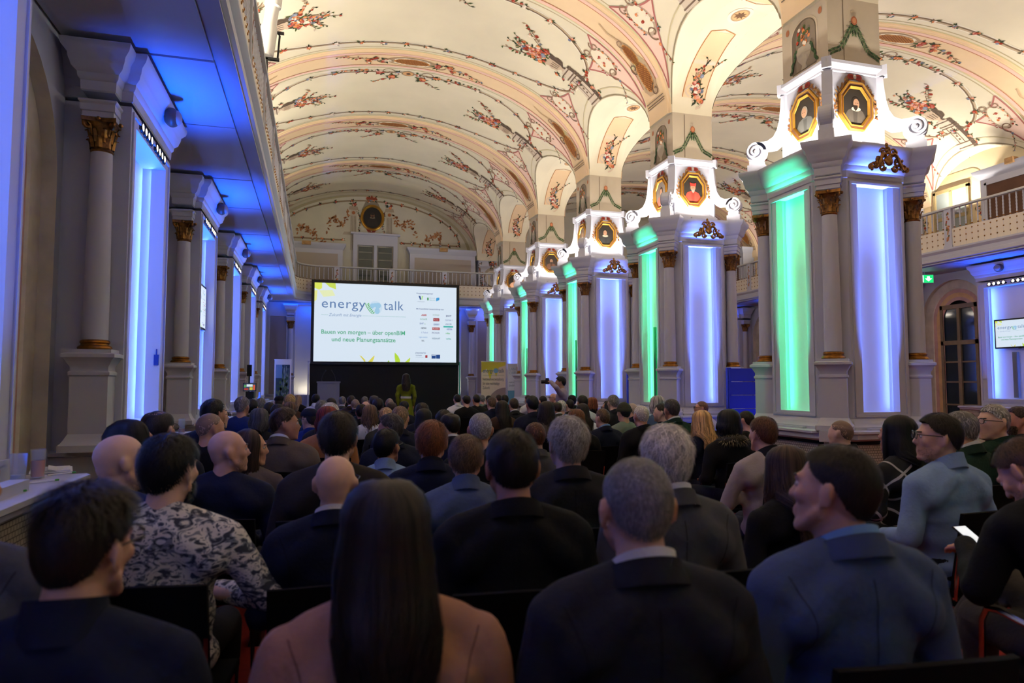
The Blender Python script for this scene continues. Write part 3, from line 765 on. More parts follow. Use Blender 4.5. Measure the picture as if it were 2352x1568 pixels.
# ================================================================== outer walls with piers
PIER_L=1.44; XF=-1.43
NEAR0=5.87                                    # near face of left pier 0
def pier_tree(mirror=False):
    """pier on the left wall; local origin at wall line x=0 (room towards +x), y=0 near face, +y away"""
    root=empty('wall_pier'); D=XF-XWL          # projection from the wall
    zt=4.02
    b=MB(); ow=.46; L=PIER_L
    m=Matrix(((0,-1,0,0),(1,0,0,0),(0,0,1,0),(0,0,0,1)))  # local front (-Y) -> +X
    T=Matrix.Translation((0,L/2,0))
    b.xf=T@m; face_with_recess(b,.56,1.12,3.50,.20,.93,3.62,D,L/2)
    b.xf=None
    b.poly([(0,0,.93),(D,0,.93),(D,0,3.62),(0,0,3.62)]); b.poly([(0,L,.93),(D,L,.93),(D,L,3.62),(0,L,3.62)])
    # lamp slots above the panel
    for c in (-.26,.26): b.box(D-.004,D+.006,L/2+c-.22,L/2+c+.22,3.53,3.60,2)
    b.build('pier_body',[M_WHITE,M_PANEL,M_BLACK],root)
    b=MB(); pl=[(0,0),(D,0),(D,L),(0,L)]
    C2=[(o*1.0,z+.05) for o,z in CORN]
    b.sweep(pl,C2); b.sweep([(D-.30,-.16),(D-.08,-.16),(D-.08,.05),(D-.30,.05)],C2); b.sweep([(D-.285,-.145),(D-.095,-.145),(D-.095,.05),(D-.285,.05)],ENT)
    b.build('cornice',M_WHITE,root)
    b=MB(); b.sweep([(0,-.04),(D+.02,-.04),(D+.02,L+.02),(0,L+.02)],[(0,0),(0,.90),(.03,.91),(.03,.93),(0,.945)])
    b.build('wainscot',M_WHITE,root)
    b=MB(); pl=[(D-.30,-.19),(D-.05,-.19),(D-.05,.02),(D-.30,.02)]
    b.sweep(pl,[(0,.94),(0,1.50)]); b.sweep(pl,PED_CAP); b.sweep(pl,[(o,z-.02) for o,z in PED_BASE]); b.build('pedestal',M_WHITE,root)
    c=link('column_shaft',SHME,root,(D-.175,-.075,0)); link('capital',CAPME,c,(0,0,3.2)); link('column_base',GBME,c,(0,0,1.70))
    b=MB(); F_=XF-XWL; b.box(F_+.02,F_+.19,.12,L+.30,0.03,.88,0)
    b.sweep([(F_+.02,.10),(F_+.21,.10),(F_+.21,L+.33),(F_-.26,L+.33),(F_-.26,L+.03),(F_+.02,L+.03)],[(0,.88),(.01,.89),(.01,.91),(.035,.925),(.035,.95),(.02,.958)],1)
    b.box(F_-.24,F_+.02,L+.03,L+.30,.03,.88,0)
    b.build('radiator_counter',[M_GRILLE,M_WHITE],root)
    b=MB(); b.box(D+.09,D+.17,L/2-.46,L/2+.46,.957,1.01); b.build('led_flood_case',M_WHITE,root)
    for k in range(8):
        y=L/2-.26+(k%4-1.5)*.105 if k<4 else L/2+.26+(k%4-1.5)*.105
        o=link('downlight',DLME,root,(D+.006,y,3.565))
    sp=MB(); sp.ball((0,0,0),(.07,.10,.085),14,9); sp.box(-.10,-.02,-.025,.025,.0,.10)
    sp.ball((.045,0,0),(.04,.075,.065),12,8,1)
    sp.build('wall_speaker',[mat('brown_metal',srgb(92,66,56),.5),mat('speaker_mesh',srgb(150,140,146),.7)],root,loc=(D+.13,L/2+.1,3.86))
    return root
b=MB()
rows=[[(x,r*math.cos(2*PI*k/14),r*math.sin(2*PI*k/14)) for k in range(14)] for r,x in ((.03,.012),(.042,.014),(.046,.004),(.046,-.01))]
idx=b.grid(rows,1,closed=True); b.cap(idx[0],0); DLME=b.mesh('downlight',[M_LAMP,M_BLACK])
PIERS=pier_tree()
PIER_LBL={-1:'wall pier cut by the left picture edge, blue-lit panel, tray with glasses in front',0:'large left wall pier, golden capital, blue-lit panel with small lock box',1:'left wall pier with a television hanging in its blue niche',
 2:'third left wall pier, counting from the large one',3:'fourth left wall pier, behind the tripod camera',4:'last left wall pier before the end wall'}
def place_pier(i,root,x,y,mirror=False):
    root.location=(x,y,0)
    if mirror: root.rotation_euler=(0,0,0); root.scale=(-1,1,1)
    return root
first=True
def niche_lights(x,y,sg,k=1.0,top=True,col=None,deep=None):
    D=XF-XWL; c=y+PIER_L/2
    for e in (-1,1):
        area('led_strip',(x+sg*(D-.11),c+e*.55,2.31),(-sg*.8,-e*1.0,0),2.34,.016,10.5*k,col or LED_BLUE)
    if top: area('led_flood',(x+sg*(D+.13),c,1.02),(sg*.03,0,1),1.3,.05,15.0*k,LED_DEEP,xaxis=(0,1,0),spread=.52)
for i in range(-2,5):
    y=NEAR0+S*i
    r=PIERS if first else copy_tree(PIERS); first=False
    tag(place_pier(i,r,XWL,y),PIER_LBL.get(i,'left wall pier behind the camera'),'pier')
    niche_lights(XWL,y,1,1.0)
RPY=10.0                                      # right wall piers: near face of pier 0
RP_LBL={0:'right wall pier with a television in its blue niche, at the picture edge',1:'right wall pier behind the nearest pillar',2:'right wall pier seen between the first and second pillar',3:'far right wall pier behind the second pillar'}
for k in range(-2,4):
    r=copy_tree(PIERS); tag(place_pier(k,r,XWR,RPY+S*k,True),RP_LBL.get(k,{-2:'right wall pier at the very back of the hall',-1:'right wall pier level with the camera'}.get(k,'')),'pier')
    niche_lights(XWR,RPY+S*k,-1,.9)
# ---- niche walls between the piers
def niche_wall(door=False):
    """local: x=0 wall line, recess to -x ; y from 0 to g ; room at +x"""
    g=S-PIER_L; b=MB(); c=g/2; hw=g/2-.10; zs=2.95; rise=.92
    # concentric bands: (half width factor, depth)
    def arch(h,rs,n=20): return [(c-h,0)]+[(c-h*math.cos(a),zs+rs*math.sin(a)) for a in np.linspace(0,PI,n)]+[(c+h,0)]
    def band(a0,a1,x0,x1,mi,col):
        for p,q,r_,s_ in zip(a0[:-1],a0[1:],a1[:-1],a1[1:]):
            b.poly([(x0,p[0],p[1]),(x0,q[0],q[1]),(x1,s_[0],s_[1]),(x1,r_[0],r_[1])],mi,col)
    A=[arch(hw,rise),arch(hw,rise),arch(hw-.20,rise-.20),arch(hw-.215,rise-.215),arch(hw-.30,rise-.30),arch(hw-.40,rise-.40),arch(hw-.48,rise-.48)]
    X=[0,-.10,-.10,-.12,-.12,-.135,-.135]
    cols=[srgb(214,206,194),srgb(208,198,184),srgb(228,220,206),srgb(206,166,154),srgb(222,184,132),srgb(206,168,158)]
    for k in range(6): band(A[k],A[k+1],X[k],X[k+1],1,cols[k])
    last=A[-1]; 
    if not door:
        b.poly([(X[-1],p[0],p[1]) for p in last],1,srgb(222,212,198))
    # spandrel wall
    top=[(p[0],4.06) for p in A[0]]
    for p,q,r_,s_ in zip(A[0][:-1],A[0][1:],top[:-1],top[1:]): b.poly([(0,p[0],p[1]),(0,q[0],q[1]),(0,s_[0],s_[1]),(0,r_[0],r_[1])],0)
    b.poly([(0,0,0),(0,c-hw,0),(0,c-hw,4.06),(0,0,4.06)],0); b.poly([(0,c+hw,0),(0,g,0),(0,g,4.06),(0,c+hw,4.06)],0)
    b.poly([(-.001,c-hw,4.06),(-.001,c+hw,4.06),(-.001,c+hw,4.2),(-.001,c-hw,4.2)],0)
    me=b.mesh('wall_niche',[M_WHITE,mat('niche_fresco',rough=.85,src='attr',var=.16,vscale=5)],40)
    r=random.Random(8); p=MB(); xx=X[-1]+.004
    def el(y,z,ry,rz,col,l=0,n=10): p.poly([(xx+.002*l,y+ry*math.cos(2*PI*k/n),z+rz*math.sin(2*PI*k/n)) for k in range(n)],0,col)
    if not door:
        p.poly([(xx,c+.25,1.56),(xx,c+.36,1.70),(xx,c-.36,1.70),(xx,c-.25,1.56)],0,srgb(110,102,94)); p.poly([(xx,c+.12,1.35),(xx,c+.22,1.56),(xx,c-.22,1.56),(xx,c-.12,1.35)],0,srgb(128,118,108))
        vs_=[(.07,1.70),(.05,1.76),(.14,1.88),(.17,2.02),(.10,2.12)]
        p.poly([(xx,c+a,z) for a,z in vs_]+[(xx,c-a,z) for a,z in reversed(vs_)],0,srgb(136,128,122))
        for k in range(60): 
            a=r.uniform(0,PI); q=r.random()**.6
            el(c+.27*q*math.cos(a),2.12+.52*q*math.sin(a),.035,.04,r.choice([srgb(110,44,40),srgb(50,64,44),srgb(44,54,40),srgb(130,70,60),srgb(150,130,120)]),1+k%4,7)
        for k in range(5):
            a=r.uniform(.4,2.7)
            for t in np.linspace(.2,1,9): el(c+.34*t*math.cos(a),2.3+.5*t*math.sin(a),.014,.022,srgb(54,66,52),2,6)
        return me,p.mesh('vase_painting',M_FRESCO,smooth=False)
    for e in (-1,1):
        for k in range(36):
            t=r.random(); el(c+e*(hw-.10+r.uniform(-.05,.05)),1.55+.8*t,.04,.045,r.choice([srgb(100,60,50),srgb(60,66,48),srgb(120,110,98)]),1+k%4,7)
    for k in range(90):
        a=r.uniform(.15,PI-.15); q=hw-.12+r.uniform(-.07,.07); el(c-q*math.cos(a),zs+q*math.sin(a)*.92,.05,.04,r.choice([srgb(86,80,62),srgb(70,70,56),srgb(120,80,60),srgb(130,118,100)]),1+k%4,7)
    p.xf=Matrix.Translation((.036,0,0))
    return me,p.mesh('garland_painting',M_FRESCO,smooth=False)
NW,NP=niche_wall(); NWD,NPD=niche_wall(True)
for i in range(-2,5):
    o=struct(link('wall_left',NW,None,(XWL,NEAR0+S*i-(S-PIER_L),0))); link('vase_painting',NP,o)
M_DOORW=mat('door_wood',srgb(140,124,98),.6,var=.15,vscale=8); M_GLASS=mat('dark_pane',srgb(30,42,52),.06,spec=.8)
for k in range(-2,5):
    y=RPY+S*k-(S-PIER_L)
    o=struct(link('wall_right',NWD,None,(XWR,y,0))); o.scale=(-1,1,1); link('garland_painting',NPD,o)
    d=struct(empty('door_%d'%(k+3),(XWR+.16,y+(S-PIER_L)/2,0)))
    b=MB(); h=.48; 
    for (y0,y1,z0,z1) in ((-h,-h+.07,0,3.3),(h-.07,h,0,3.3),(-.045,.045,0,2.35),(-h,h,2.35,2.45),(-h,h,3.2,3.3),(-.035,.035,2.45,3.2)): b.box(-.05,.05,y0,y1,z0,z1)
    for z in (.45,.95,1.48,1.95):
        b.box(-.03,.03,-h+.07,-.045,z-.018,z+.018); b.box(-.03,.03,.045,h-.07,z-.018,z+.018)
    b.build('door_frame',M_DOORW,d)
    for e in (-1,1):
        for z0,z1 in ((.06,.432),(.468,.932),(.968,1.462),(1.498,1.932),(1.968,2.35),(2.45,3.2)):
            y0,y1=(.045,h-.07) if e>0 else (-h+.07,-.045)
            b=MB(); b.box(-.006,.006,y0,y1,z0,z1); b.build('pane',M_GLASS,d)
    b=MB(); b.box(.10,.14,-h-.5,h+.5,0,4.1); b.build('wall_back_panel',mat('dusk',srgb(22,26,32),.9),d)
    b=MB()
    for z in (2.35,):
        pass
# ---- upper walls (gallery level) and closing walls
def upper_wall(x,side):
    b=MB(); 
    b.box(min(x,x+side*.2),max(x,x+side*.2),YBACK,YEND,4.06,ZS+AR+.4); return struct(b.build('wall_left' if side<0 else 'wall_right',mat('warm_plaster',srgb(238,220,184),.85,var=.05)))
upper_wall(XWL,-1); upper_wall(XWR,1)
b=MB(); b.box(XWL-.5,XWR+.5,YBACK-.25,YBACK,-.1,8.2); struct(b.build('wall_back',M_PLASTER))
b=MB(); b.box(XWL-.5,XWR+.5,YEND,YEND+.25,-.1,8.2); WEND=struct(b.build('wall_end',mat('end_plaster',srgb(206,202,186),.85,var=.06,vscale=2)))
for x0,x1 in ((XWL-.5,XWL-.24),(XWR+.34,XWR+.6)):
    b=MB(); b.box(x0,x1,YBACK,YEND,-.1,4.1); struct(b.build('wall_outer',M_GREYWALL))
V_=lambda *a: Vector(a)
# ================================================================== galleries
ZG0,ZG1,ZR=4.05,4.34,5.22
XGL,XGR,YGE=-.68,13.0,22.55
def ext_path(b,path,prof,mi=0,col=None):
    """sweep an open profile [(out,z)] along an open plan path; out>0 = to the left of travel"""
    rows=[]
    n=len(path)
    for i,p in enumerate(path):
        p=Vector(p); d1=(p-Vector(path[i-1])).normalized() if i else None; d2=(Vector(path[i+1])-p).normalized() if i<n-1 else None
        d1=d1 or d2; d2=d2 or d1
        n1=Vector((-d1.y,d1.x)); n2=Vector((-d2.y,d2.x)); m=n1+n2; m=m/max(m.dot(n1),.3)
        rows.append([(p.x+m.x*o,p.y+m.y*o,z) for o,z in prof])
    b.grid(rows,mi,col)
def along(path,step,start=0):
    out=[]; acc=start
    for a,c in zip(path[:-1],path[1:]):
        a=Vector(a); c=Vector(c); L=(c-a).length; d=(c-a)/L
        while acc<L: out.append((a+d*acc,math.atan2(d.y,d.x))); acc+=step
        acc-=L
    return out
arc1=[(XGL+.75-.75*math.cos(t),YGE-.75+.75*math.sin(t)) for t in np.linspace(0,PI/2,9)]
arc2=[(XGR-.75+.75*math.sin(t),YGE-.75+.75*math.cos(t)) for t in np.linspace(0,PI/2,9)]
PATH_L=[(XGL,YBACK),arc1[0]]; PATH_E=arc1+arc2; PATH_R=[arc2[-1],(XGR,YBACK)]
FASC=[(.06,ZG0),(-.0,ZG0),(-.0,ZG0+.03),(-.035,ZG0+.05),(-.035,ZG0+.12),(-.02,ZG0+.13),(-.02,ZG0+.20),(-.05,ZG0+.225),(-.07,ZG0+.25),(-.07,ZG0+.285),(.05,ZG0+.29)]
def slab(name,pts,path,panels):
    b=MB(); b.prism(pts,ZG0+.02,ZG1-.01); ext_path(b,path,FASC); o=struct(b.build(name,M_WHITE))
    for (x0,x1,y0,y1) in panels:
        q=MB(); q.box(x0,x1,y0,y1,ZG0-.005,ZG0+.025); q.build('soffit_panel',M_WHITE,o)
    return o
pl=[]
for i in range(-2,5):
    y=NEAR0+S*i
    pl+=[(XWL+.02,XGL-.16,y-.02,y+PIER_L+.02),(XWL+.02,XGL-.16,y-(S-PIER_L)+.04,y-.06)]
slab('trim_1',[(XWL,YBACK),(XGL,YBACK)]+arc1[:1]+[(XGL,YEND),(XWL,YEND)],PATH_L,pl)
slab('trim_2',[(XWL+.0,YEND),(XGL,YEND)]+[p for p in arc1]+[p for p in arc2]+[(XGR,YEND)],PATH_E,[])
pr=[]
for k in range(-2,4):
    y=RPY+S*k; pr+=[(XGR+.16,XWR-.02,y-.02,y+PIER_L+.02),(XGR+.16,XWR-.02,y-(S-PIER_L)+.04,y-.06)]
slab('trim_3',[(XGR,YEND),(XGR,YBACK),(XWR,YBACK),(XWR,YEND)][::-1],PATH_R,pr)
def spindle():
    b=MB(); prof=[(.016,ZG1),(.016,ZG1+.42)]; 
    z0=ZG1+.40; z1=ZR-.05
    zz=[z0,z0+.02,z0+.05]+[z0+.05+(z1-z0-.10)*t for t in np.linspace(0,1,11)]+[z1-.03,z1]
    prof=[(.013,ZG1),(.013,ZG1+.39)]
    for k,z in enumerate(zz): prof.append((.011+.006*((k%2)) if 2<k<len(zz)-2 else .014,z))
    b.lathe(prof,7)
    for z in (ZG1+.10,ZG1+.22,ZG1+.34): b.ball((0,-.012,z),(.017,.012,.017),6,4,1); b.ball((0,.012,z),(.017,.012,.017),6,4,1)
    b.ball((0,0,ZG1+.425),.02,6,4,1); b.ball((0,0,z1-.01),.016,6,4,1)
    return b.mesh('spindle',[M_WHITE,M_GOLD],50)
SPME=spindle()
def post():
    b=MB(); b.box(-.085,.085,-.035,.035,ZG1,ZR-.03); b.box(-.1,.1,-.045,.045,ZG1,ZG1+.05)
    r=random.Random(1)
    for s_ in (-1,1):
        for k in range(34): 
            t=r.random(); x=r.uniform(-.045,.045)*(1-abs(t-.6)); z=ZG1+.14+.62*t
            b.poly([(x+.02*math.cos(2*PI*q/6),s_*(.0365+.0006*(k%4)),z+.024*math.sin(2*PI*q/6)) for q in range(6)],1,r.choice([srgb(180,110,80),srgb(150,76,58),srgb(90,96,60),srgb(206,160,120)]))
    return b.mesh('newel_post',[M_WHITE,M_FRESCO],40)
POME=post()
def balustrade(path,label,y0=None,y1=None,step=.135,boardmat=None):
    root=empty('balustrade',(0,0,0),0,label,'balustrade')
    b=MB(); ext_path(b,path,[(-.05,ZR-.045),(-.055,ZR-.02),(-.035,ZR),(.035,ZR),(.055,ZR-.02),(.05,ZR-.045),(-.05,ZR-.045)]); b.build('handrail',mat('grey_white_rail',srgb(196,198,204),.4),root)
    b=MB(); ext_path(b,path,[(-.012,ZG1-.02),(-.012,ZG1+.40),(.012,ZG1+.40),(.012,ZG1-.02)]); b.build('lower_board',mat('cream_board',srgb(232,222,206),.6),root)
    n=0
    for p,a in along(path,step,.07):
        if y0 is not None and not (y0<p.y<y1): continue
        n+=1
        if n%13==0: link('newel_post',POME,root,(p.x,p.y,0),a)
        else: link('spindle',SPME,root,(p.x,p.y,0),a)
    return root
balustrade(PATH_L,'long white balustrade of the left gallery above the blue soffit',3.4,23)
balustrade(PATH_E,'white balustrade across the end gallery above the big screen')
balustrade(PATH_R,'white balustrade with gilt knobs along the right gallery',8.0,23)
# ---- gallery level cabinets on the right wall, windows
M_BROWNP=mat('brown_board',srgb(92,60,42),.6,var=.25,vscale=4)
def cab(x,y0,y1,side,label,pm):
    root=empty('gallery_cabinet',(0,0,0),0,label,'cabinet'); d=.42
    xa,xb=(x-d,x) if side>0 else (x,x+d)
    b=MB(); b.box(xa,xb,y0,y1,ZG1,6.0); b.sweep([(xa,y0),(xb,y0),(xb,y1),(xa,y1)],[(0,5.86),(.02,5.90),(.05,5.94),(.10,5.99),(.12,6.06),(0,6.08)]); b.build('cabinet_body',M_WHITE,root)
    f=xa if side>0 else xb; s_=-1 if side>0 else 1
    b=MB(); b.box(min(f,f+s_*.012),max(f,f+s_*.012),y0+.16,y1-.16,ZG1+.1,5.72); b.build('cabinet_panel',pm,root)
    b=MB(); 
    for (a,c,z0,z1) in ((y0+.11,y0+.16,ZG1,5.77),(y1-.16,y1-.11,ZG1,5.77),(y0+.11,y1-.11,5.72,5.77)): b.box(min(f,f+s_*.03),max(f,f+s_*.03),a,c,z0,z1)
    b.build('panel_frame',M_WHITE,root)
    b=MB(); b.box(min(f,f+s_*.16),max(f,f+s_*.16),(y0+y1)/2-.09,(y0+y1)/2+.09,6.0,6.12); b.ball((f+s_*.12,(y0+y1)/2,6.06),(.05,.10,.07),10,6); b.build('keystone',mat('ochre_stone',srgb(190,150,104),.7),root)
    return root
for k in range(-1,4): cab(XWR,RPY+S*k-.25,RPY+S*k+PIER_L-.15,1,{0:'white gallery cabinet with a brown panel, upper right',1:'gallery cabinet behind the nearest pillar',2:'gallery cabinet seen past the first pillar',3:'far gallery cabinet on the right wall'}.get(k,'gallery cabinet right of the picture edge'),M_BROWNP)
M_WINW=mat('ochre_window_wood',srgb(166,146,104),.55,var=.12,vscale=9); M_PANE=mat('window_pane',srgb(150,160,160),.08,spec=.8)
for n_,k in enumerate(range(-1,4)):
    yc=RPY+S*k-(S-PIER_L)/2-.1
    r=struct(empty('window_%d'%(n_+1),(XWR,yc,0)))
    def arch(h,zt,n=12,rr=.35): return [(-h,ZG1)]+[(-h+rr-rr*math.cos(a),zt-rr+rr*math.sin(a)) for a in np.linspace(0,PI/2,6)]+[(h-rr+rr*math.sin(a),zt-rr+rr*math.cos(a)) for a in np.linspace(0,PI/2,6)]+[(h,ZG1)]
    b=MB(); a0,a1=arch(.78,6.35),arch(.58,6.15,rr=.28)
    for p,q,u,v in zip(a0[:-1],a0[1:],a1[:-1],a1[1:]): b.poly([(-.012,p[0],p[1]),(-.012,q[0],q[1]),(-.03,v[0],v[1]),(-.03,u[0],u[1])],0)
    b.poly([(-.02,p[0],p[1]) for p in a1],1); b.build('window_surround',[mat('peach_surround',srgb(240,212,164),.8),mat('reveal',srgb(226,206,170),.8)],r)
    b=MB()
    for (y0,y1,z0,z1) in ((-.46,-.40,ZG1,6.0),(.40,.46,ZG1,6.0),(-.46,.46,5.94,6.02),(-.03,.03,ZG1,5.95),(-.42,.42,5.28,5.36)): b.box(-.09,-.03,y0,y1,z0,z1)
    b.build('window_frame',M_WINW,r)
    for y0,y1 in ((-.40,-.03),(.03,.40)):
        for z0,z1 in ((ZG1,5.28),(5.36,5.94)):
            b=MB(); b.box(-.06,-.05,y0,y1,z0,z1); b.build('pane',M_PANE,r)
    p=Paint(lambda u,y,off:(-.016-off,u,y),20+k)
    for e in (-1,1):
        for q in range(9): p.cluster(e*(1.0+p.r.uniform(-.12,.12)),4.75+.55*p.r.random(),.09,4,5)
        for q in range(4): p.spray(e*1.0,4.9,PI/2+p.r.uniform(-.7,.7),.7,8,.05)
    p.cluster(0,6.6,.14,6,8); p.spray(.1,6.6,0,.5,7,.05); p.spray(-.1,6.6,PI,.5,7,.05)
    link('wall_flowers',p.mesh('wall_flowers',M_FRESCO,smooth=False),r)
# exit sign
b=Flat(); b.d=.002; W_=.36
b.rect(-.19,-.09,.19,.09,srgb(20,170,90),0); b.rect(-.18,-.08,-.03,.08,srgb(200,245,220),1); b.ell(-.09,.05,.02,.02,srgb(20,150,80),2,10)
b.line([(-.09,.03),(-.10,-.02),(-.14,-.06)],.024,srgb(20,150,80),2); b.line([(-.10,-.02),(-.06,-.05)],.022,srgb(20,150,80),2); b.line([(-.12,.02),(-.06,.01)],.018,srgb(20,150,80),2)
b.shape([(.08,-.06),(.16,.01),(.11,.01),(.11,.06),(.05,.06),(.05,.01),(.0,.01)],srgb(225,255,240),1)
me=b.mesh('sign_face',mat('lit_sign',rough=.4,src='attr',estr=2.2),smooth=False)
ex=empty('exit_sign',(13.62,12.55,4.0-.12),0,'green lit emergency exit sign over the arched niche','exit sign'); ex.rotation_euler=(0,0,-.35)
q=MB(); q.box(-.2,.2,.001,.05,-.1,.1); q.box(-.01,.01,.01,.03,.1,.17); q.build('sign_housing',M_WHITE,ex); link('sign_face',me,ex)
# ================================================================== end wall
ez=YEND
b=MB()
nx0,nx1=-.68,4.78
# white panelling of the end wall below the gallery, around the wide lit niche
yw=ez-.32
b.box(XWL,nx0,yw,ez,0,4.06); b.box(nx1,8.6,yw,ez,0,4.06); b.box(nx0,nx1,yw,ez,0,1.08); b.box(nx0,nx1,yw,ez,3.98,4.06)
o=struct(b.build('wall_end',M_WHITE))
for (x0,x1) in ((-1.45,-.95),(5.35,6.3),(6.6,8.3)):
    q=MB(); q.box(x0,x1,yw-.012,yw+.01,1.1,3.6); q.build('wall_panel',mat('mauve_grey',srgb(150,142,150),.7),o)
    q=MB()
    for (a,c,z0,z1) in ((x0-.05,x0,1.05,3.65),(x1,x1+.05,1.05,3.65),(x0,x1,3.6,3.65),(x0,x1,1.05,1.1)): q.box(a,c,yw-.03,yw+.01,z0,z1)
    q.build('panel_frame',M_WHITE,o)
q=MB(); q.box(nx0,nx1,ez-.03,ez-.01,1.08,3.98); q.build('wall_panel',M_PANEL,o)
for x in (-.62-.2,5.12):
    c=link('column_shaft',SHME,o,(x,yw-.06,0)); link('capital',CAPME,c,(0,0,3.2)); link('column_base',GBME,c,(0,0,1.70))
    q=MB(); q.sweep([(x-.12,yw-.2),(x+.12,yw-.2),(x+.12,yw),(x-.12,yw)],[(0,0),(0,1.50)]); q.sweep([(x-.12,yw-.2),(x+.12,yw-.2),(x+.12,yw),(x-.12,yw)],PED_CAP); q.build('pedestal',M_WHITE,o)
    q=MB(); q.sweep([(x-.10,yw-.17),(x+.10,yw-.17),(x+.10,yw),(x-.10,yw)],ENT); q.sweep([(x-.10,yw-.17),(x+.10,yw-.17),(x+.10,yw),(x-.10,yw)],[(a,z+.03) for a,z in CORN]); q.build('entablature',M_WHITE,o)
area('niche_lamp_warm',((nx0+nx1)/2,yw+.05,1.11),(0,.35,1),5.2,.04,22,(1.,.86,.55),xaxis=(1,0,0))
area('niche_lamp_blue',((nx0+nx1)/2,yw+.05,3.95),(0,.5,-1),5.2,.04,16,LED_DEEP,xaxis=(1,0,0))
area('led_strip',(1.8,22.7,4.0),(0,.6,-.4),6.5,.05,16,LED_DEEP,xaxis=(1,0,0))
area('led_strip',(6.8,22.7,4.0),(0,.5,-.8),3.0,.05,16,(.12,.2,1.),xaxis=(1,0,0))
# gallery level: door, panels, lunette painting
yg=ez
d=struct(empty('door_9',(1.86,yg,0)))
b=MB(); 
for (x0,x1,z0,z1) in ((-.74,-.60,ZG1,6.3),(.60,.74,ZG1,6.3),(-.74,.74,6.3,6.46),(-.05,.05,ZG1,6.1),(-.6,.6,6.1,6.3)): b.box(x0,x1,-.10,0,z0,z1)
b.box(-.82,.82,-.16,0,6.46,6.52); b.build('door_frame',M_WHITE,d)
for s_ in (-1,1):
    b=MB(); b.box(min(s_*.1,s_*.55),max(s_*.1,s_*.55),-.05,-.02,ZG1+.1,6.05); pn=b.build('pane',mat('dim_glass',srgb(70,80,80),.12,spec=.7),d)
    for z in (4.9,5.25,5.6,5.85):
        b=MB(); b.box(min(s_*.1,s_*.55),max(s_*.1,s_*.55),-.06,-.05,z,z+.03); b.build('blind_slat',mat('slat',srgb(150,150,140),.6),pn)
def epanel(x0,x1,lab):
    r=empty('gallery_cabinet',(0,0,0),0,lab,'cabinet')
    b=MB(); b.box(x0,x1,yg-.28,yg,ZG1,5.98); b.sweep([(x0,yg-.28),(x1,yg-.28),(x1,yg),(x0,yg)],[(0,5.86),(.03,5.90),(.06,5.96),(.10,6.02),(.10,6.06),(0,6.08)]); b.build('cabinet_body',M_WHITE,r)
    b=MB(); b.box(x0+.16,x1-.16,yg-.295,yg-.27,ZG1+.1,5.72); b.build('cabinet_panel',mat('beige_panel',srgb(176,166,158),.7),r)
    b=MB(); c=(x0+x1)/2; b.box(c-.14,c+.14,yg-.42,yg-.28,5.96,6.08); b.ball((c,yg-.42,6.02),(.10,.03,.05),8,6,0); b.build('keystone',mat('ochre_stone'),r)
epanel(XWL+.35,.78,'beige panelled gallery cabinet left of the gallery door, end wall'); epanel(3.0,5.28,'beige panelled gallery cabinet right of the gallery door, end wall')
b=MB(); b.box(5.38,6.4,yg-.35,yg,ZG1,5.98); b.sweep([(5.38,yg-.35),(6.4,yg-.35),(6.4,yg),(5.38,yg)],[(0,5.86),(.04,5.92),(.08,6.0),(.08,6.06),(0,6.08)])
cb=empty('gallery_cabinet',(0,0,0),0,'white gallery block with painted coat of arms, behind the farthest pillar','cabinet'); b.build('cabinet_body',M_WHITE,cb)
p=Paint(lambda u,y,off:(u,yg-.352-off,y),31)
for q in range(14): p.cluster(5.44+p.r.uniform(-.03,.03),4.6+1.1*q/14,.05,1,5)
p.disc(5.92,5.15,.36,srgb(176,164,150),1,20); p.disc(5.92,5.12,.28,srgb(226,218,206),2,16,1.1); p.disc(5.92,5.12,.13,srgb(150,136,122),3,14)
for q in range(10): p.cluster(5.92+p.r.uniform(-.3,.3),5.5+.14*p.r.random(),.1,4,4); p.cluster(5.92+p.r.choice([-1,1])*.38,4.85+.5*p.r.random(),.07,3,3)
link('coat_of_arms',p.mesh('coat_of_arms',M_FRESCO,smooth=False),cb)
# lunette painting
p=Paint(lambda u,y,off:(NCX+u,yg-off,y),13)
arcp=[(3.05*math.cos(a),6.22+1.42*math.sin(a)) for a in np.linspace(.05,PI-.05,50)]
for pts in (arcp,[(u,6.25) for u in np.linspace(-3.0,-.95,20)],[(u,6.25) for u in np.linspace(.95,3.0,20)]):
    p.strip(pts,.05,srgb(150,130,106),1)
    for k in range(1,len(pts),3): p.cluster(pts[k][0],pts[k][1],.075,4,5)
p.strip([(3.42*math.cos(a),5.85+1.98*math.sin(a)) for a in np.linspace(.08,PI-.08,50)],.10,srgb(176,166,138),0)
LF=[srgb(168,112,70),srgb(142,90,56),srgb(190,136,92)]
for e in (-1,1):
    pts=[(.75,7.2),(.85,6.95),(1.0,6.75),(1.15,6.95),(1.3,6.98),(1.42,6.75),(1.6,5.92),(1.85,6.45),(2.05,6.5),(2.2,6.62),(2.32,6.62),(2.36,6.42)]
    for (u0,y0),(u1,y1) in zip(pts[:-1],pts[1:]):
        for k in range(9):
            t=p.r.random(); p.leaf(e*(u0+(u1-u0)*t)+p.r.uniform(-.04,.04),y0+(y1-y0)*t+p.r.uniform(-.05,.05),p.r.uniform(0,2*PI),.12,.03,p.r.choice(LF),2+k%3)
    # painted pilasters
    x=e*.60
    p.shp([(x-.12,6.48),(x+.12,6.48),(x+.10,7.3),(x-.10,7.3)],srgb(196,186,168),2)
    for k in range(4): p.strip([(x-.07+.047*k,5.92),(x-.07+.047*k,7.1)],.016,srgb(130,118,102),3)
    p.shp([(x-.16,7.3),(x+.16,7.3),(x+.13,7.42),(x-.13,7.42)],srgb(176,160,140),3); p.disc(x,7.2,.06,srgb(176,110,70),4,10)
    p.cluster(x,7.5,.12,4,6)
    for k in range(12): p.cluster(e*(.45-.25*math.sin(k/11*PI)*.3),6.5+.75*k/11,.05,1,4)
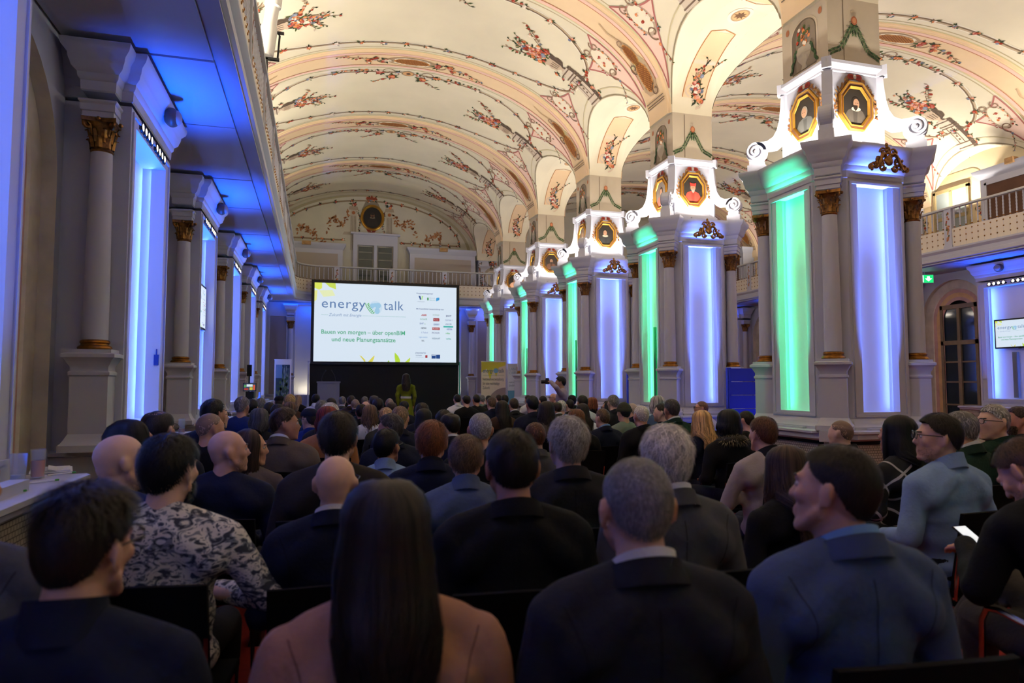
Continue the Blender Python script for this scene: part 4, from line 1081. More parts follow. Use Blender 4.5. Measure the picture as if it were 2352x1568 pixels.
p.shp([(-.95,6.44),(.95,6.44),(.9,6.54),(-.9,6.54)],srgb(186,174,156),1)
p.shp([(-.34,7.3),(.34,7.3),(.2,7.62),(-.2,7.62)],srgb(150,140,124),2)
for k in range(6): p.cluster(p.r.uniform(-.2,.2),7.68+.08*p.r.random(),.09,3,3)
p.shp([(-.2,7.68),(.2,7.68),(.15,7.78),(.05,7.76),(0,7.85),(-.05,7.76),(-.15,7.78)],srgb(150,74,52),7)
for e in (-1,1): p.leaf(0,6.56,PI/2+e*1.0,.22,.05,srgb(150,60,48),5); p.leaf(0,6.56,PI/2+e*2.0,.2,.05,srgb(150,60,48),5)
lo=link('lunette_painting',p.mesh('lunette_painting',M_FRESCO,smooth=False),WEND)
of=empty('oval_portrait',(NCX+.03,yg-.03,7.06),0,'round gilt-framed dark portrait high on the end wall','painting')
b=MB(); rows=[]
for k in range(41):
    a=2*PI*k/40; rows.append([((.31+r_)*math.cos(a),-y_,(.36+r_)*math.sin(a)) for r_,y_ in ((.09,0),(.085,.03),(.045,.05),(.02,.03),(0,.01))])
b.grid(rows); b.build('portrait_frame',mat('bright_gilding'),of)
b=Flat(); b.d=.0015; b.ell(0,0,.32,.37,srgb(30,26,24),2,30); b.shape([(-.2,-.28),(.2,-.28),(.16,-.08),(.05,0),(-.05,0),(-.16,-.08)],srgb(44,36,32),3); b.ell(0,.08,.07,.09,srgb(120,84,62),4); b.ell(0,.14,.07,.05,srgb(50,38,32),5); b.ell(0,-.0,.09,.025,srgb(140,128,112),5); b.ell(0,.03,.04,.04,srgb(70,50,40),6)
b.build('portrait_canvas',M_PRINT,of,smooth=False)
# ================================================================== big screen and stage
scr=empty('projection_screen',(2.15,22.0,0),0,'big lit presentation screen with black frame on the end wall','screen')
SWD,SHT,SZ=4.49,2.46,2.125
b=MB(); x0,x1,z0,z1=-SWD/2-.09,SWD/2+.09,SZ-.09,SZ+SHT+.09
b.box(x0,x1,0,.08,z0,z1); 
for (a,c,e,f) in ((x0,-SWD/2,z0,z1),(SWD/2,x1,z0,z1),(-SWD/2,SWD/2,z0,SZ),(-SWD/2,SWD/2,SZ+SHT,z1)): b.box(a,c,-.04,.01,e,f)
b.build('screen_frame',M_BLACK,scr)
def slide():
    s=Flat(); s.d=.0012; W,H=SWD,SHT
    X=lambda u:-W/2+u*W; Z=lambda v:SZ+v*H
    BG=srgb(222,236,250); s.rect(X(0),Z(0),X(1),Z(1),BG,0)
    T=srgb(86,124,176); G=srgb(74,172,132)
    Yg=[srgb(224,236,96),srgb(206,226,90),srgb(236,240,150)]
    for (pts,c) in ((((0,1),(.05,1),(.05,.93),(.03,.91),(0,.93)),Yg[0]),(((.07,1),(.14,1),(.145,.92),(.10,.95)),Yg[1]),(((0,.90),(.02,.90),(.015,.78),(0,.76)),Yg[2]),(((.03,.9),(.12,.91),(.14,.84),(.06,.82)),srgb(234,242,190))): s.shape([(X(u),Z(v)) for u,v in pts],c,1)
    s.text(X(.05),Z(.685),'energy',.42,T,2,spacing=1.1,fit=.297*W); s.text(X(.474),Z(.677),'talk',.42,T,2,spacing=1.1,fit=.141*W)
    cx,cz=X(.416),Z(.70); s.ell(cx,cz,.215,.215,srgb(206,228,246),2); 
    for (u,v,a,c) in ((-.08,.07,.09,.07),(.08,.07,.10,.09),(.0,.11,.07,.04),(.06,-.10,.08,.10),(-.10,.02,.05,.05)): s.ell(cx+u,cz+v,a,c,srgb(160,206,236),3,14)
    for k in range(7):
        t=k/6; px=cx-.26+.17*t**1.5; pz=cz+.08-.28*t
        for sd in (-1,1): s.shape([(px,pz),(px+sd*.03-.01,pz+.05),(px+sd*.075,pz+.075),(px+sd*.05,pz+.02)],srgb(96,186,110),4)
    s.line([(X(.047),Z(.592)),(X(.095),Z(.592))],.008,srgb(130,190,190),2); s.line([(X(.327),Z(.592)),(X(.634),Z(.59))],.008,srgb(130,190,190),2)
    s.text(X(.098),Z(.578),'Zukunft mit Energie',.13,srgb(120,152,196),2,italic=.25,fit=.222*W)
    s.text(X(.05),Z(.352),'Bauen von morgen – über openBIM',.19,G,2,bold=.012,fit=.577*W)
    s.text(X(.12),Z(.258),'und neue Planungsansätze',.19,G,2,bold=.012,fit=.44*W)
    N_=srgb(70,96,150); R_=srgb(170,50,60); Bx=srgb(24,70,140)
    s.text(X(.708),Z(.90),'Kooperationspartner',.07,N_,2,bold=.01,fit=.12*W)
    s.shape([(X(.722),Z(.875)),(X(.735),Z(.875)),(X(.742),Z(.83)),(X(.734),Z(.82))],Bx,2); s.shape([(X(.745),Z(.875)),(X(.757),Z(.875)),(X(.748),Z(.82)),(X(.742),Z(.83))],srgb(180,232,150),2)
    s.text(X(.715),Z(.795),'Wirtschaftsverband',.03,N_,2,fit=.05*W)
    s.ell(X(.79),Z(.838),.03,.05,srgb(80,160,110),2); s.text(X(.80),Z(.845),'Das Land',.05,srgb(150,180,200),2,fit=.04*W); s.text(X(.80),Z(.818),'Steiermark',.05,srgb(110,180,190),2,fit=.045*W); s.shape([(X(.85),Z(.81)),(X(.85),Z(.85)),(X(.86),Z(.86)),(X(.874),Z(.86)),(X(.874),Z(.83)),(X(.862),Z(.818))],srgb(64,160,220),2)
    s.text(X(.707),Z(.695),'Mit freundlicher Unterstützung von:',.065,N_,2,bold=.01,fit=.20*W)
    logos=[('ABB',.742,.612,.04,srgb(180,30,46),.03),('b-e-berger',.828,.62,.048,srgb(120,160,140),0),('BWT',.925,.608,.038,srgb(40,60,120),.02),
     ('O-CLAGE',.735,.558,.05,srgb(70,160,130),.01),('TEKMAR-T',.917,.552,.055,srgb(110,130,180),0),
     ('ENVIT',.733,.50,.028,srgb(60,100,170),.02),('e-',.765,.498,.012,srgb(90,180,120),0),('GEBERIT',.832,.492,.045,srgb(40,90,160),.01),('AXOR',.92,.50,.045,srgb(60,110,160),0),
     ('HEWI',.742,.44,.037,srgb(40,60,90),.02),('KESSEL',.93,.432,.042,srgb(60,70,170),.01),
     ('K-Technik',.745,.382,.048,srgb(90,120,190),0),('PICHLER',.822,.38,.055,srgb(90,100,150),.01),('reflex',.922,.378,.032,srgb(70,180,90),.02),
     ('regio mentas',.727,.322,.062,srgb(90,150,210),0),('WEISHAUPT',.822,.305,.06,srgb(70,110,140),.01),('wilo',.925,.305,.037,srgb(50,170,150),.02),('XAL',.745,.275,.022,srgb(40,60,90),.02)]
    for t,u,v,wd,c,bo in logos: s.text(X(u),Z(v),t,.075,c,2,bold=bo,fit=wd*W)
    for u0,u1,v0,v1,c,t in ((.83,.875,.545,.585,srgb(160,40,52),'Danfoss'),(.823,.878,.428,.462,srgb(176,70,76),'Raxofix'),(.905,.977,.465,.484,srgb(50,180,170),'')):
        s.rect(X(u0),Z(v0),X(u1),Z(v1),c,2)
        if t: s.text(X(u0+.005),Z(v0+.012),t,.05,srgb(250,240,240),3,fit=(u1-u0-.012)*W)
    s.text(X(.702),Z(.115),'presented by',.07,N_,2,bold=.01,italic=.2,fit=.077*W)
    s.text(X(.706),Z(.082),'ODÖRFER',.05,N_,2,bold=.01,fit=.043*W); s.text(X(.706),Z(.06),'HAUSTECHNIK',.03,srgb(140,160,190),2,fit=.056*W); s.rect(X(.774),Z(.058),X(.79),Z(.094),R_,2)
    s.rect(X(.82),Z(.05),X(.882),Z(.102),srgb(30,70,140),2); s.rect(X(.823),Z(.088),X(.848),Z(.098),srgb(220,232,246),3); s.rect(X(.85),Z(.05),X(.853),Z(.102),srgb(180,200,230),3)
    for (pts,c) in ((((.345,0),(.31,.085),(.325,.07),(.35,.025),(.352,0)),srgb(222,212,84)),(((.37,0),(.405,.07),(.415,.083),(.41,.04),(.40,0)),srgb(224,216,90)),(((.56,0),(.555,.07),(.556,.125),(.58,.08),(.593,.03),(.594,0)),srgb(184,222,60)),(((.63,0),(.655,.045),(.666,.06),(.664,.02),(.658,0)),srgb(196,226,80)),(((.505,0),(.515,.026),(.52,0)),srgb(150,200,60))): s.shape([(X(u),Z(v)) for u,v in pts],c,1)
    return s.mesh('slide',M_SCREEN,smooth=False)
SLIDE=slide(); link('slide',SLIDE,scr,(0,-.005,0))
area('screen_glow',(2.15,21.93,3.35),(0,-1,-.05),SWD*.98,SHT*.98,26,(.84,.92,1.0),xaxis=(1,0,0))
b=MB(); b.box(-.20,4.48,22.06,22.12,0.0,SZ-.06)
for k in range(40):
    x=-.2+4.68*k/39; 
tag(b.build('stage_backdrop',M_CLOTHBLK),'black backdrop cloth below the big screen','backdrop')
b=MB(); b.box(-.15,4.4,20.4,22.04,0,.16); tag(b.build('stage_platform',mat('stage_black',srgb(26,26,28),.7)),'low dark stage platform in front of the big screen','stage')
for x,c,l in ((-.235,srgb(200,200,230),'pale upright post at the left edge of the screen backdrop'),(4.52,srgb(120,220,210),'thin cyan-lit post at the right edge of the screen backdrop')):
    b=MB(); b.box(x-.022,x+.022,22.0,22.06,.03,2.1); b.box(x-.02,x+.02,21.85,22.2,0,.03); b.ball((x,22.03,2.12),.03,8,6); tag(b.build('screen_post',mat('post_'+l[:4],c,.5)),l,'post')
# lectern
le=empty('lectern',(.36,21.45,.16),0,'grey lectern with a white panther emblem and two microphones','lectern')
b=MB(); b.box(-.32,.32,-.22,.22,0,1.30); b.box(-.345,.345,-.26,.25,1.30,1.345); b.box(-.36,.36,-.28,.28,0,.04); b.build('lectern_body',mat('lectern_grey',srgb(116,118,130),.5),le)
b=Flat(); b.d=.003
E_=srgb(225,225,230)
path=[(-.21,.62),(-.16,.67),(-.10,.66),(-.09,.58),(-.14,.55),(-.13,.49),(-.18,.45),(-.15,.38),(-.10,.42)]
b.line(path,.022,E_,2); b.line([(-.21,.66),(-.24,.63),(-.20,.6)],.02,E_,2); b.line([(-.09,.64),(-.05,.60),(-.07,.5)],.018,E_,2); b.line([(-.16,.56),(-.23,.54),(-.22,.5)],.018,E_,2); b.line([(-.13,.5),(-.08,.48),(-.09,.44)],.018,E_,2); b.line([(-.12,.68),(-.15,.72),(-.19,.7)],.02,E_,2)
o=b.build('emblem',M_PRINT,le,smooth=False); o.location=(0,-.222,0)
for s_ in (-1,1):
    b=MB(); b.tube([(s_*.2,0,1.345),(s_*.2,0,1.42),(s_*.17,0,1.54),(s_*.09,0,1.66)],.008,6); b.ball((s_*.085,0,1.67),(.016,.016,.022),8,6); b.lathe([(.03,1.345),(.03,1.36),(.012,1.365)],10,(s_*.2,0)); b.build('microphone',M_BLACK,le)
# banners
def banner(name,x,y,w,h,z0,label,draw,rz=0):
    r=empty(name,(x,y,0),rz,label,'banner')
    b=MB(); b.box(-w/2-.02,w/2+.02,-.06,.10,0,.07); b.build('banner_base',mat('alu',srgb(170,170,176),.35,.8),r)
    b=MB(); b.box(-w/2,w/2,-.004,.004,.07,h); b.box(-w/2-.01,w/2+.01,-.012,.012,h-.01,h+.02); b.box(-.012,.012,.02,.045,.05,h); b.build('banner_sheet',mat('banner_white',srgb(226,224,222),.6),r)
    f=Flat(); f.d=.002; draw(f,w,h); o=f.build('banner_print',M_PRINT,r,smooth=False); o.location=(0,-.006,0)
    return r
def draw1(f,w,h):
    f.rect(-w/2+.04,.5,w/2-.04,h-.14,srgb(36,60,72),1); f.rect(-w/2+.04,1.6,-.02,h-.14,srgb(110,140,170),2)
    r=random.Random(2)
    for k in range(26): f.line([(-.05+.2*r.random(),.9+.3*r.random()),(r.uniform(-.02,.18),h-.16-.5*r.random())],.012,r.choice([srgb(140,160,150),srgb(90,120,100),srgb(170,186,170)]),3)
    for k in range(60): f.ell(r.uniform(-.16,.14),r.uniform(.6,1.6),.03,.05,r.choice([srgb(52,80,50),srgb(90,110,60),srgb(40,66,54)]),4+k%3,8)
banner('photo_banner',-.92,20.6,.46,2.12,0,'tall banner with palm leaf photograph, left of the lectern',draw1)
def draw2(f,w,h):
    f.rect(-w/2,.07,w/2,h-.01,srgb(226,214,192),1)
    f.shape([(-w/2,h-.01),(w/2,h-.01),(w/2,h-.10),(.15,h-.16),(.08,h-.42),(.0,h-.2),(-.1,h-.5),(-.2,h-.2),(-w/2,h-.3)],srgb(214,200,60),2)
    T=srgb(80,104,140); f.text(-w/2+.04,h-.30,'energy',.16,T,4,fit=.30); f.text(w/2-.21,h-.30,'talk',.16,T,4,fit=.17); f.ell(.065,h-.25,.07,.07,srgb(120,170,206),4)
    f.line([(-w/2+.04,h-.38),(w/2-.04,h-.38)],.006,srgb(150,160,150),4)
    for k,t in enumerate(('Netzwerkveranstaltung','für eine nachhaltige','Zukunft')): f.text(-w/2+.04,h-.52-.12*k,t,.11,srgb(96,96,100),4,fit=(.60,.48,.20)[k])
    f.shape([(w/2,.5)]+[(w/2,h-.72)]+[(w/2-.55*math.sin(a)*.95,h-.72-.5+.5*math.cos(a)) for a in np.linspace(.15,PI/2,10)]+[(-.23,.5)],srgb(150,134,128),3)
banner('event_banner',4.76,18.5,.70,2.05,0,'cream roll-up banner with yellow leaves and grey lettering',draw2)
def draw3(f,w,h):
    f.rect(-w/2,.07,w/2,1.25,srgb(96,160,200),1); f.rect(-w/2,1.25,w/2,h-.01,srgb(214,222,230),1)
    f.text(-w/2+.03,h-.16,'LAND',.10,srgb(150,180,196),3); f.text(-w/2+.03,h-.27,'OBER',.10,srgb(150,180,196),3); f.text(-w/2+.03,1.45,'HANDWERK &',.07,srgb(90,110,130),3); f.text(-w/2+.03,1.36,'ENERGIEHOLZ',.07,srgb(90,110,130),3); f.rect(w/2-.1,h-.26,w/2-.05,h-.06,srgb(200,120,110),3)
banner('sponsor_banner',5.27,18.2,.36,1.97,0,'narrow blue and white roll-up banner beside the cream banner',draw3)
# televisions
def tv(x,y,z,rz,label):
    r=empty('television',(x,y,z),rz,label,'television'); k=1.02/SWD
    b=MB(); b.box(-.54,.54,0,.045,-.31,.31); b.box(-.2,.2,.045,.09,-.15,.15); b.box(-.03,.03,-.008,.01,-.325,-.30); b.build('tv_case',M_BLACK,r)
    o=link('slide',SLIDE,r,(0,-.004,-(SZ+SHT/2)*k)); o.scale=(k,1,k)
    return r
tv(XF-.10,NEAR0+S+.72,2.50,PI/2,'television hanging in the blue niche of the second left pier')
tv(XWR-(XF-XWL)+.10,RPY+.62,2.49,-PI/2,'television showing the slide in the right wall niche')
b=MB(); b.box(-.05,.05,-.03,.03,0,1.0); b.box(-.04,.04,-.036,.0,.02,.98); tag(b.build('cable_cover',mat('blue_cover',srgb(120,130,150),.6),loc=(XF-.16,NEAR0+S+.5,1.15)),'flat cable cover under the left niche television','cable cover')
b=MB(); b.box(-.03,.03,-.05,.05,0,.95); b.box(-.036,.0,-.04,.04,.02,.93); tag(b.build('cable_cover',mat('blue_cover'),loc=(XWR-(XF-XWL)+.14,RPY+.75,1.15)),'flat cable cover under the right niche television','cable cover')
b=MB(); b.box(-.02,.02,-.035,.035,0,.10); b.tube([(0,-.025,.1),(0,-.025,.15),(0,.025,.15),(0,.025,.1)],.006,6); tag(b.build('lock_box',mat('blue_box',srgb(30,60,150),.5),loc=(XF-.03,NEAR0+1.30,1.62)),'small blue lock box in the niche of the large left pier','box')
# blue slatted partitions between pillars
for n_,(i,lab) in enumerate(((0,'blue slatted partition between the first and second pillar'),(1,'blue slatted partition between the second and third pillar'))):
    r=empty('slatted_partition',(6.38,PY(i+1)-.97,0),0,lab,'partition')
    M_B=mat('blue_board',srgb(40,60,190),.45)
    for k in range(8):
        b=MB(); b.box(-.52,.52,-.012,.012,.08+.2*k,.08+.2*k+.19); b.build('slat',M_B,r)
    for s_ in (-1,1):
        b=MB(); b.box(s_*.5-.03,s_*.5+.03,.012,.06,0,1.68); b.build('post',M_B,r)
area('led_strip',(6.38,PY(1)-1.45,.12),(0,.8,.75),1.0,.05,11,LED_DEEP,xaxis=(1,0,0))
area('led_strip',(6.38,PY(2)-1.45,.12),(0,.8,.75),1.0,.05,11,LED_DEEP,xaxis=(1,0,0))
# white projector lamp on the left gallery rail, it lights the stage
PJ=V_(XGL+.03,8.6,5.30)
pj=empty('stage_projector',PJ,0,'white cylindrical spotlight on the left gallery rail','spotlight')
b=MB(); b.xf=Matrix.Translation((.02,0,.42))@Matrix.Rotation(.12,4,'Y'); b.lathe([(.085,-.30),(.10,-.28),(.10,.06),(.08,.09),(.08,.32),(.10,.34),(.10,.62),(.085,.64)],20); b.build('lamp_body',mat('lamp_white',srgb(232,230,226),.35),pj)
b=MB(); b.tube([(-.13,0,.1),(-.14,0,.4),(-.1,0,.46)],.012,6); b.tube([(.13,0,.1),(.15,0,.4),(.11,0,.46)],.012,6); b.box(-.15,.15,-.02,.02,.08,.11); b.box(-.02,.02,-.02,.02,-.06,.1); b.box(.12,.2,-.015,.015,.42,.45); b.build('yoke',M_BLACK,pj)
for n_,(tx,ty,tz,e,sz) in enumerate(((.4,21.4,1.0,210,.13),(4.9,18.4,1.2,230,.13))):
    src=PJ+V_(.16,.06,.35); dv=V_(tx,ty,tz)-src
    l=bpy.data.lights.new('stage_spot','SPOT'); l.energy=e; l.color=(1,.93,.8); l.spot_size=sz; l.spot_blend=.5; l.shadow_soft_size=.05
    o=bpy.data.objects.new('stage_spot',l); COL.objects.link(o); o.location=src; o.rotation_euler=dv.to_track_quat('-Z','Y').to_euler()
# fill lamps on stands, added along both galleries to light the vault evenly
for side,xg in ((1,XGL-.75),(-1,XGR+.85)):
    for i in range(-2,5):
        y=PY(i)+HB-.25 if side>0 else PY(i)+2.2; k={-2:.95,-1:1.1,0:1.1,1:.95,2:.6,3:.22,4:.02}[i]
        r=empty('added_fill_lamp',(xg,y,ZG1),0,('left' if side>0 else 'right')+' gallery fill lamp, added on a stand, '+['rearmost bay','bay beside the camera','nearest bay in view','second bay in view','third bay in view','fourth bay in view','bay at the end wall'][i+2],'lamp','added gallery fill lamps')
        b=MB(); b.lathe([(.13,0),(.13,.015),(.02,.02)],14); b.build('fill_lamp_base',M_BLACK,r)
        b=MB(); b.tube([(0,0,.015),(0,0,.95)],.012,8); b.build('pole',M_WHITE,r)
        b=MB(); b.box(-.08,.08,-.2,.2,.95,1.0); b.box(-.09,.09,-.21,.21,.985,.995); b.build('fill_lamp_head',M_WHITE,r)
        area('added_gallery_fill',(xg,y,ZG1+1.005),(side*.35,0,1),.12,.38,120*k,WARM,xaxis=(1,0,0))

# ================================================================== people
M_SKIN=mat('skin',rough=.55,src='obj',var=.10,vscale=18,bump=.05,bscale=120)
M_CLOTH=mat('cloth',rough=.85,src='obj',var=.14,vscale=9,bump=.22,bscale=70,spec=.25)
M_HAIR=mat('hair',rough=.5,src='objattr',spec=.35)
M_EYE=mat('eye',rough=.2,src='attr')
M_LENS=mat('lens',srgb(220,225,230),.05,alpha=.18)
M_FRAME=mat('spectacle_frame',srgb(24,22,24),.35)
def pattern_mat():
    m=bpy.data.materials.new('camouflage_print'); m.use_nodes=True; N=m.node_tree.nodes; L=m.node_tree.links; b=N['Principled BSDF']
    tc=N.new('ShaderNodeTexCoord'); nz=N.new('ShaderNodeTexNoise'); nz.inputs['Scale'].default_value=24; nz.inputs['Detail'].default_value=2.5; nz.inputs['Distortion'].default_value=1.6
    mp=N.new('ShaderNodeMapping'); mp.inputs['Scale'].default_value=(1,1,1.5); L.new(tc.outputs['Object'],mp.inputs[0]); L.new(mp.outputs[0],nz.inputs['Vector'])
    cr=N.new('ShaderNodeValToRGB'); cr.color_ramp.interpolation='CONSTANT'; e=cr.color_ramp.elements
    e[0].color=(*srgb(48,52,68),1); e[1].position=.42; e[1].color=(*srgb(120,124,134),1); q=e.new(.50); q.color=(*srgb(206,202,198),1); q=e.new(.64); q.color=(*srgb(74,80,96),1)
    L.new(nz.outputs['Fac'],cr.inputs[0]); L.new(cr.outputs[0],b.inputs['Base Color']); b.inputs['Roughness'].default_value=.85; MATS['camo']=m; return m
def plaid_mat():
    m=bpy.data.materials.new('window_check'); m.use_nodes=True; N=m.node_tree.nodes; L=m.node_tree.links; b=N['Principled BSDF']
    tc=N.new('ShaderNodeTexCoord'); mp=N.new('ShaderNodeMapping'); mp.inputs['Rotation'].default_value=(0,.6,0); L.new(tc.outputs['Object'],mp.inputs[0])
    s=N.new('ShaderNodeSeparateXYZ'); L.new(mp.outputs[0],s.inputs[0]); outs=[]
    for ax in ('X','Z'):
        a=N.new('ShaderNodeMath'); a.operation='MULTIPLY'; a.inputs[1].default_value=7.0; L.new(s.outputs[ax],a.inputs[0])
        f=N.new('ShaderNodeMath'); f.operation='FRACT'; L.new(a.outputs[0],f.inputs[0]); g=N.new('ShaderNodeMath'); g.operation='LESS_THAN'; g.inputs[1].default_value=.09; L.new(f.outputs[0],g.inputs[0]); outs.append(g)
    mx=N.new('ShaderNodeMath'); mx.operation='MAXIMUM'; L.new(outs[0].outputs[0],mx.inputs[0]); L.new(outs[1].outputs[0],mx.inputs[1])
    cr=N.new('ShaderNodeMix'); cr.data_type='RGBA'; L.new(mx.outputs[0],cr.inputs[0]); cr.inputs[6].default_value=(*srgb(18,18,22),1); cr.inputs[7].default_value=(*srgb(170,166,172),1)
    L.new(cr.outputs[2],b.inputs['Base Color']); b.inputs['Roughness'].default_value=.9; return m
M_CAMO=pattern_mat(); M_PLAID=plaid_mat()
V=Vector
def capsule(b,p0,p1,r0,r1,n=12):
    p0,p1=V(p0),V(p1); d=(p1-p0); L=d.length; t=d/L
    a=V((0,0,1)) if abs(t.z)<.9 else V((1,0,0)); a=(a-t*a.dot(t)).normalized(); c=t.cross(a); rows=[]
    prof=[(-math.cos(q)*r0,math.sin(q)*r0) for q in (.12,.5,.95,PI/2)]+[(L+math.sin(q)*r1,math.cos(q)*r1) for q in (0,.6,1.05,1.45)]
    for s,r in prof: rows.append([p0+t*s+(a*math.cos(2*PI*k/n)+c*math.sin(2*PI*k/n))*r for k in range(n)])
    i=b.grid(rows,closed=True); b.cap(i[-1]); b.cap(i[0],flip=True)
def remesh(b,vox,smooth=2,name='m',mats=None,disp=None):
    me=bpy.data.meshes.new('tmp'); me.from_pydata(b.v,[],b.f); o=bpy.data.objects.new('tmp',me); COL.objects.link(o)
    m=o.modifiers.new('r','REMESH'); m.mode='VOXEL'; m.voxel_size=vox; m.use_smooth_shade=True
    if smooth: s=o.modifiers.new('s','SMOOTH'); s.factor=.5; s.iterations=smooth
    dg=bpy.context.evaluated_depsgraph_get(); ev=o.evaluated_get(dg); out=bpy.data.meshes.new_from_object(ev,depsgraph=dg)
    bpy.data.objects.remove(o); bpy.data.meshes.remove(me)
    out.name=name; out.materials.clear()
    for q in (mats if isinstance(mats,(list,tuple)) else [mats]): out.materials.append(q)
    if disp:
        n=len(out.vertices); co=np.empty(n*3,dtype=np.float32); out.vertices.foreach_get('co',co); co=co.reshape(-1,3)
        no=np.empty(n*3,dtype=np.float32); out.vertices.foreach_get('normal',no); no=no.reshape(-1,3)
        co=co+no*disp(co)[:,None]; out.vertices.foreach_set('co',co.astype(np.float32).ravel())
    out.shade_smooth(); out.update(); return out
def folds(amp,seed):
    r=np.random.RandomState(seed); W=r.randn(9,3)*np.array([9,9,26])+0; ph=r.rand(9)*6.28; am=r.rand(9)
    def f(co):
        x=co+.03*np.sin(co[:,[2,0,1]]*17+ph[0]); s=np.zeros(len(co))
        for w_,p_,a_ in zip(W,ph,am): s+=a_*np.sin(x@w_+p_)
        s=np.sign(s)*np.abs(s/2.2)**1.4
        return (amp*np.clip(s,-1.2,1.2)*np.clip((1.05-co[:,2])*6,0,1)).astype(np.float32)
    return f
# ---------------------------------------------------------------- head
HC=V((0,.03,1.185))                     # head centre, seated, crown 1.30
NP=V((0,-.005,1.09))                    # neck pivot
def head_matrix(hy,hp,hr=0):
    return Matrix.Translation(NP)@Matrix.Rotation(hy,4,'Z')@Matrix.Rotation(hp,4,'X')@Matrix.Rotation(hr,4,'Y')@Matrix.Translation(HC-NP)
def add_head(b,M,fem=False):
    b.xf=M; s=.95 if fem else 1.
    b.ball((0,-.012,.033),(.0765*s,.0955*s,.085),22,16); b.ball((0,.028,.0),(.067*s,.068,.086),18,14); b.ball((0,.036,-.045),(.056*s,.054,.068),16,12)
    b.ball((0,-.045,-.01),(.062*s,.05,.06),14,10)
    capsule(b,(0,.088,.016),(0,.107,-.020),.009,.0125); b.ball((-.011,.096,-.023),.009,8,6); b.ball((.011,.096,-.023),.009,8,6)
    capsule(b,(-.034,.083,.030),(.034,.083,.030),.012,.012)
    for e in (-1,1):
        b.ball((e*.040*s,.066,-.014),(.024,.022,.024),10,8); capsule(b,(e*.058*s,.015,-.05),(e*.02,.072,-.098),.018,.018)
        R=Matrix.Rotation(e*.35,3,'Z')
        b.ball((e*.0835*s,-.008,-.004),(.0085,.021,.034),12,10,rot=R); b.ball((e*.088*s,-.016,.008),(.008,.014,.026),10,8,rot=R); b.ball((e*.080*s,.0,-.026),(.007,.010,.014),8,6,rot=R)
    b.ball((0,.078,-.098),(.022,.020,.020),10,8)
    capsule(b,(-.017,.091,-.056),(.017,.091,-.056),.0075,.0075); capsule(b,(-.014,.090,-.068),(.014,.090,-.068),.0085,.0085)
    b.xf=None
def add_neck(b,M,fem=False):
    r=.047 if fem else .056
    top=M@V((0,-.018,-.055)); capsule(b,(0,-.025,1.0),tuple(top),r*1.12,r); capsule(b,(0,.0,1.0),tuple(M@V((0,.01,-.07))),r*.95,r*.85)
def add_hand(b,wr,dirv,up,side,curl=.5,k=1.):
    """five-fingered hand; wr wrist, dirv forward, up = back of hand normal, side=+1 right"""
    d=V(dirv).normalized(); u=V(up); u=(u-d*u.dot(d)).normalized(); s=d.cross(u)*side; wr=V(wr)
    for t in (-.028,-.010,.010,.028): capsule(b,wr+s*t*.6,wr+d*.085+s*t,.014,.012,8)
    for j,(t,L) in enumerate(((-.030,.062),(-.010,.076),(.011,.070),(.030,.055))):
        p=wr+d*.088+s*t; a=curl*.5
        q=p+(d*math.cos(a)-u*math.sin(a))*L*.45; a+=curl*.7
        r_=q+(d*math.cos(a)-u*math.sin(a))*L*.32; a+=curl*.6
        e=r_+(d*math.cos(a)-u*math.sin(a))*L*.25
        capsule(b,p,q,.0092,.0086,8); capsule(b,q,r_,.0086,.0080,8); capsule(b,r_,e,.008,.0068,8)
    p=wr+d*.02-s*.028; q=p+d*.035-s*.03-u*.008; e=q+d*.032-s*.006-u*.01
    capsule(b,p,q,.013,.011,8); capsule(b,q,e,.0105,.008,8)
ARM={'lap':((.205,-.01,.955),(.268,-.015,.70),(.13,.27,.66),(-.35,1,-.1)),
     'wide':((.205,-.01,.955),(.335,.02,.73),(.12,.25,.70),(-.7,1,-.05)),
     'cross':((.205,-.01,.955),(.285,.06,.72),(.02,.20,.78),(-1,.25,.1)),
     'phone':((.20,.04,.95),(.27,.14,.70),(.13,.40,.76),(-.15,1,.15))}
def add_arms(b,pose,r,hands=False):
    for e in (-1,1):
        s,l,w_,hd=[V((e*q[0],q[1],q[2])) for q in ARM[pose]]
        capsule(b,s,l,r[0],r[1]); capsule(b,l,w_,r[1],r[2])
        if hands: add_hand(b,w_,hd,(e*.2,.0,1),e,.55 if pose!='phone' else .35)
def body_mesh(hy=0,hp=0,hr=0,fem=False,pose='lap',vox=.012):
    b=MB(); M=head_matrix(hy,hp,hr); add_head(b,M,fem); add_neck(b,M,fem)
    b.ball((0,-.005,.90),(.14,.085,.13),14,10); b.ball((0,.0,.70),(.12,.08,.18),14,10)
    capsule(b,(-.14,-.005,.965),(.14,-.005,.965),.05,.05); add_arms(b,pose,(.035,.032,.028),True)
    return remesh(b,vox,2,'body',M_SKIN)
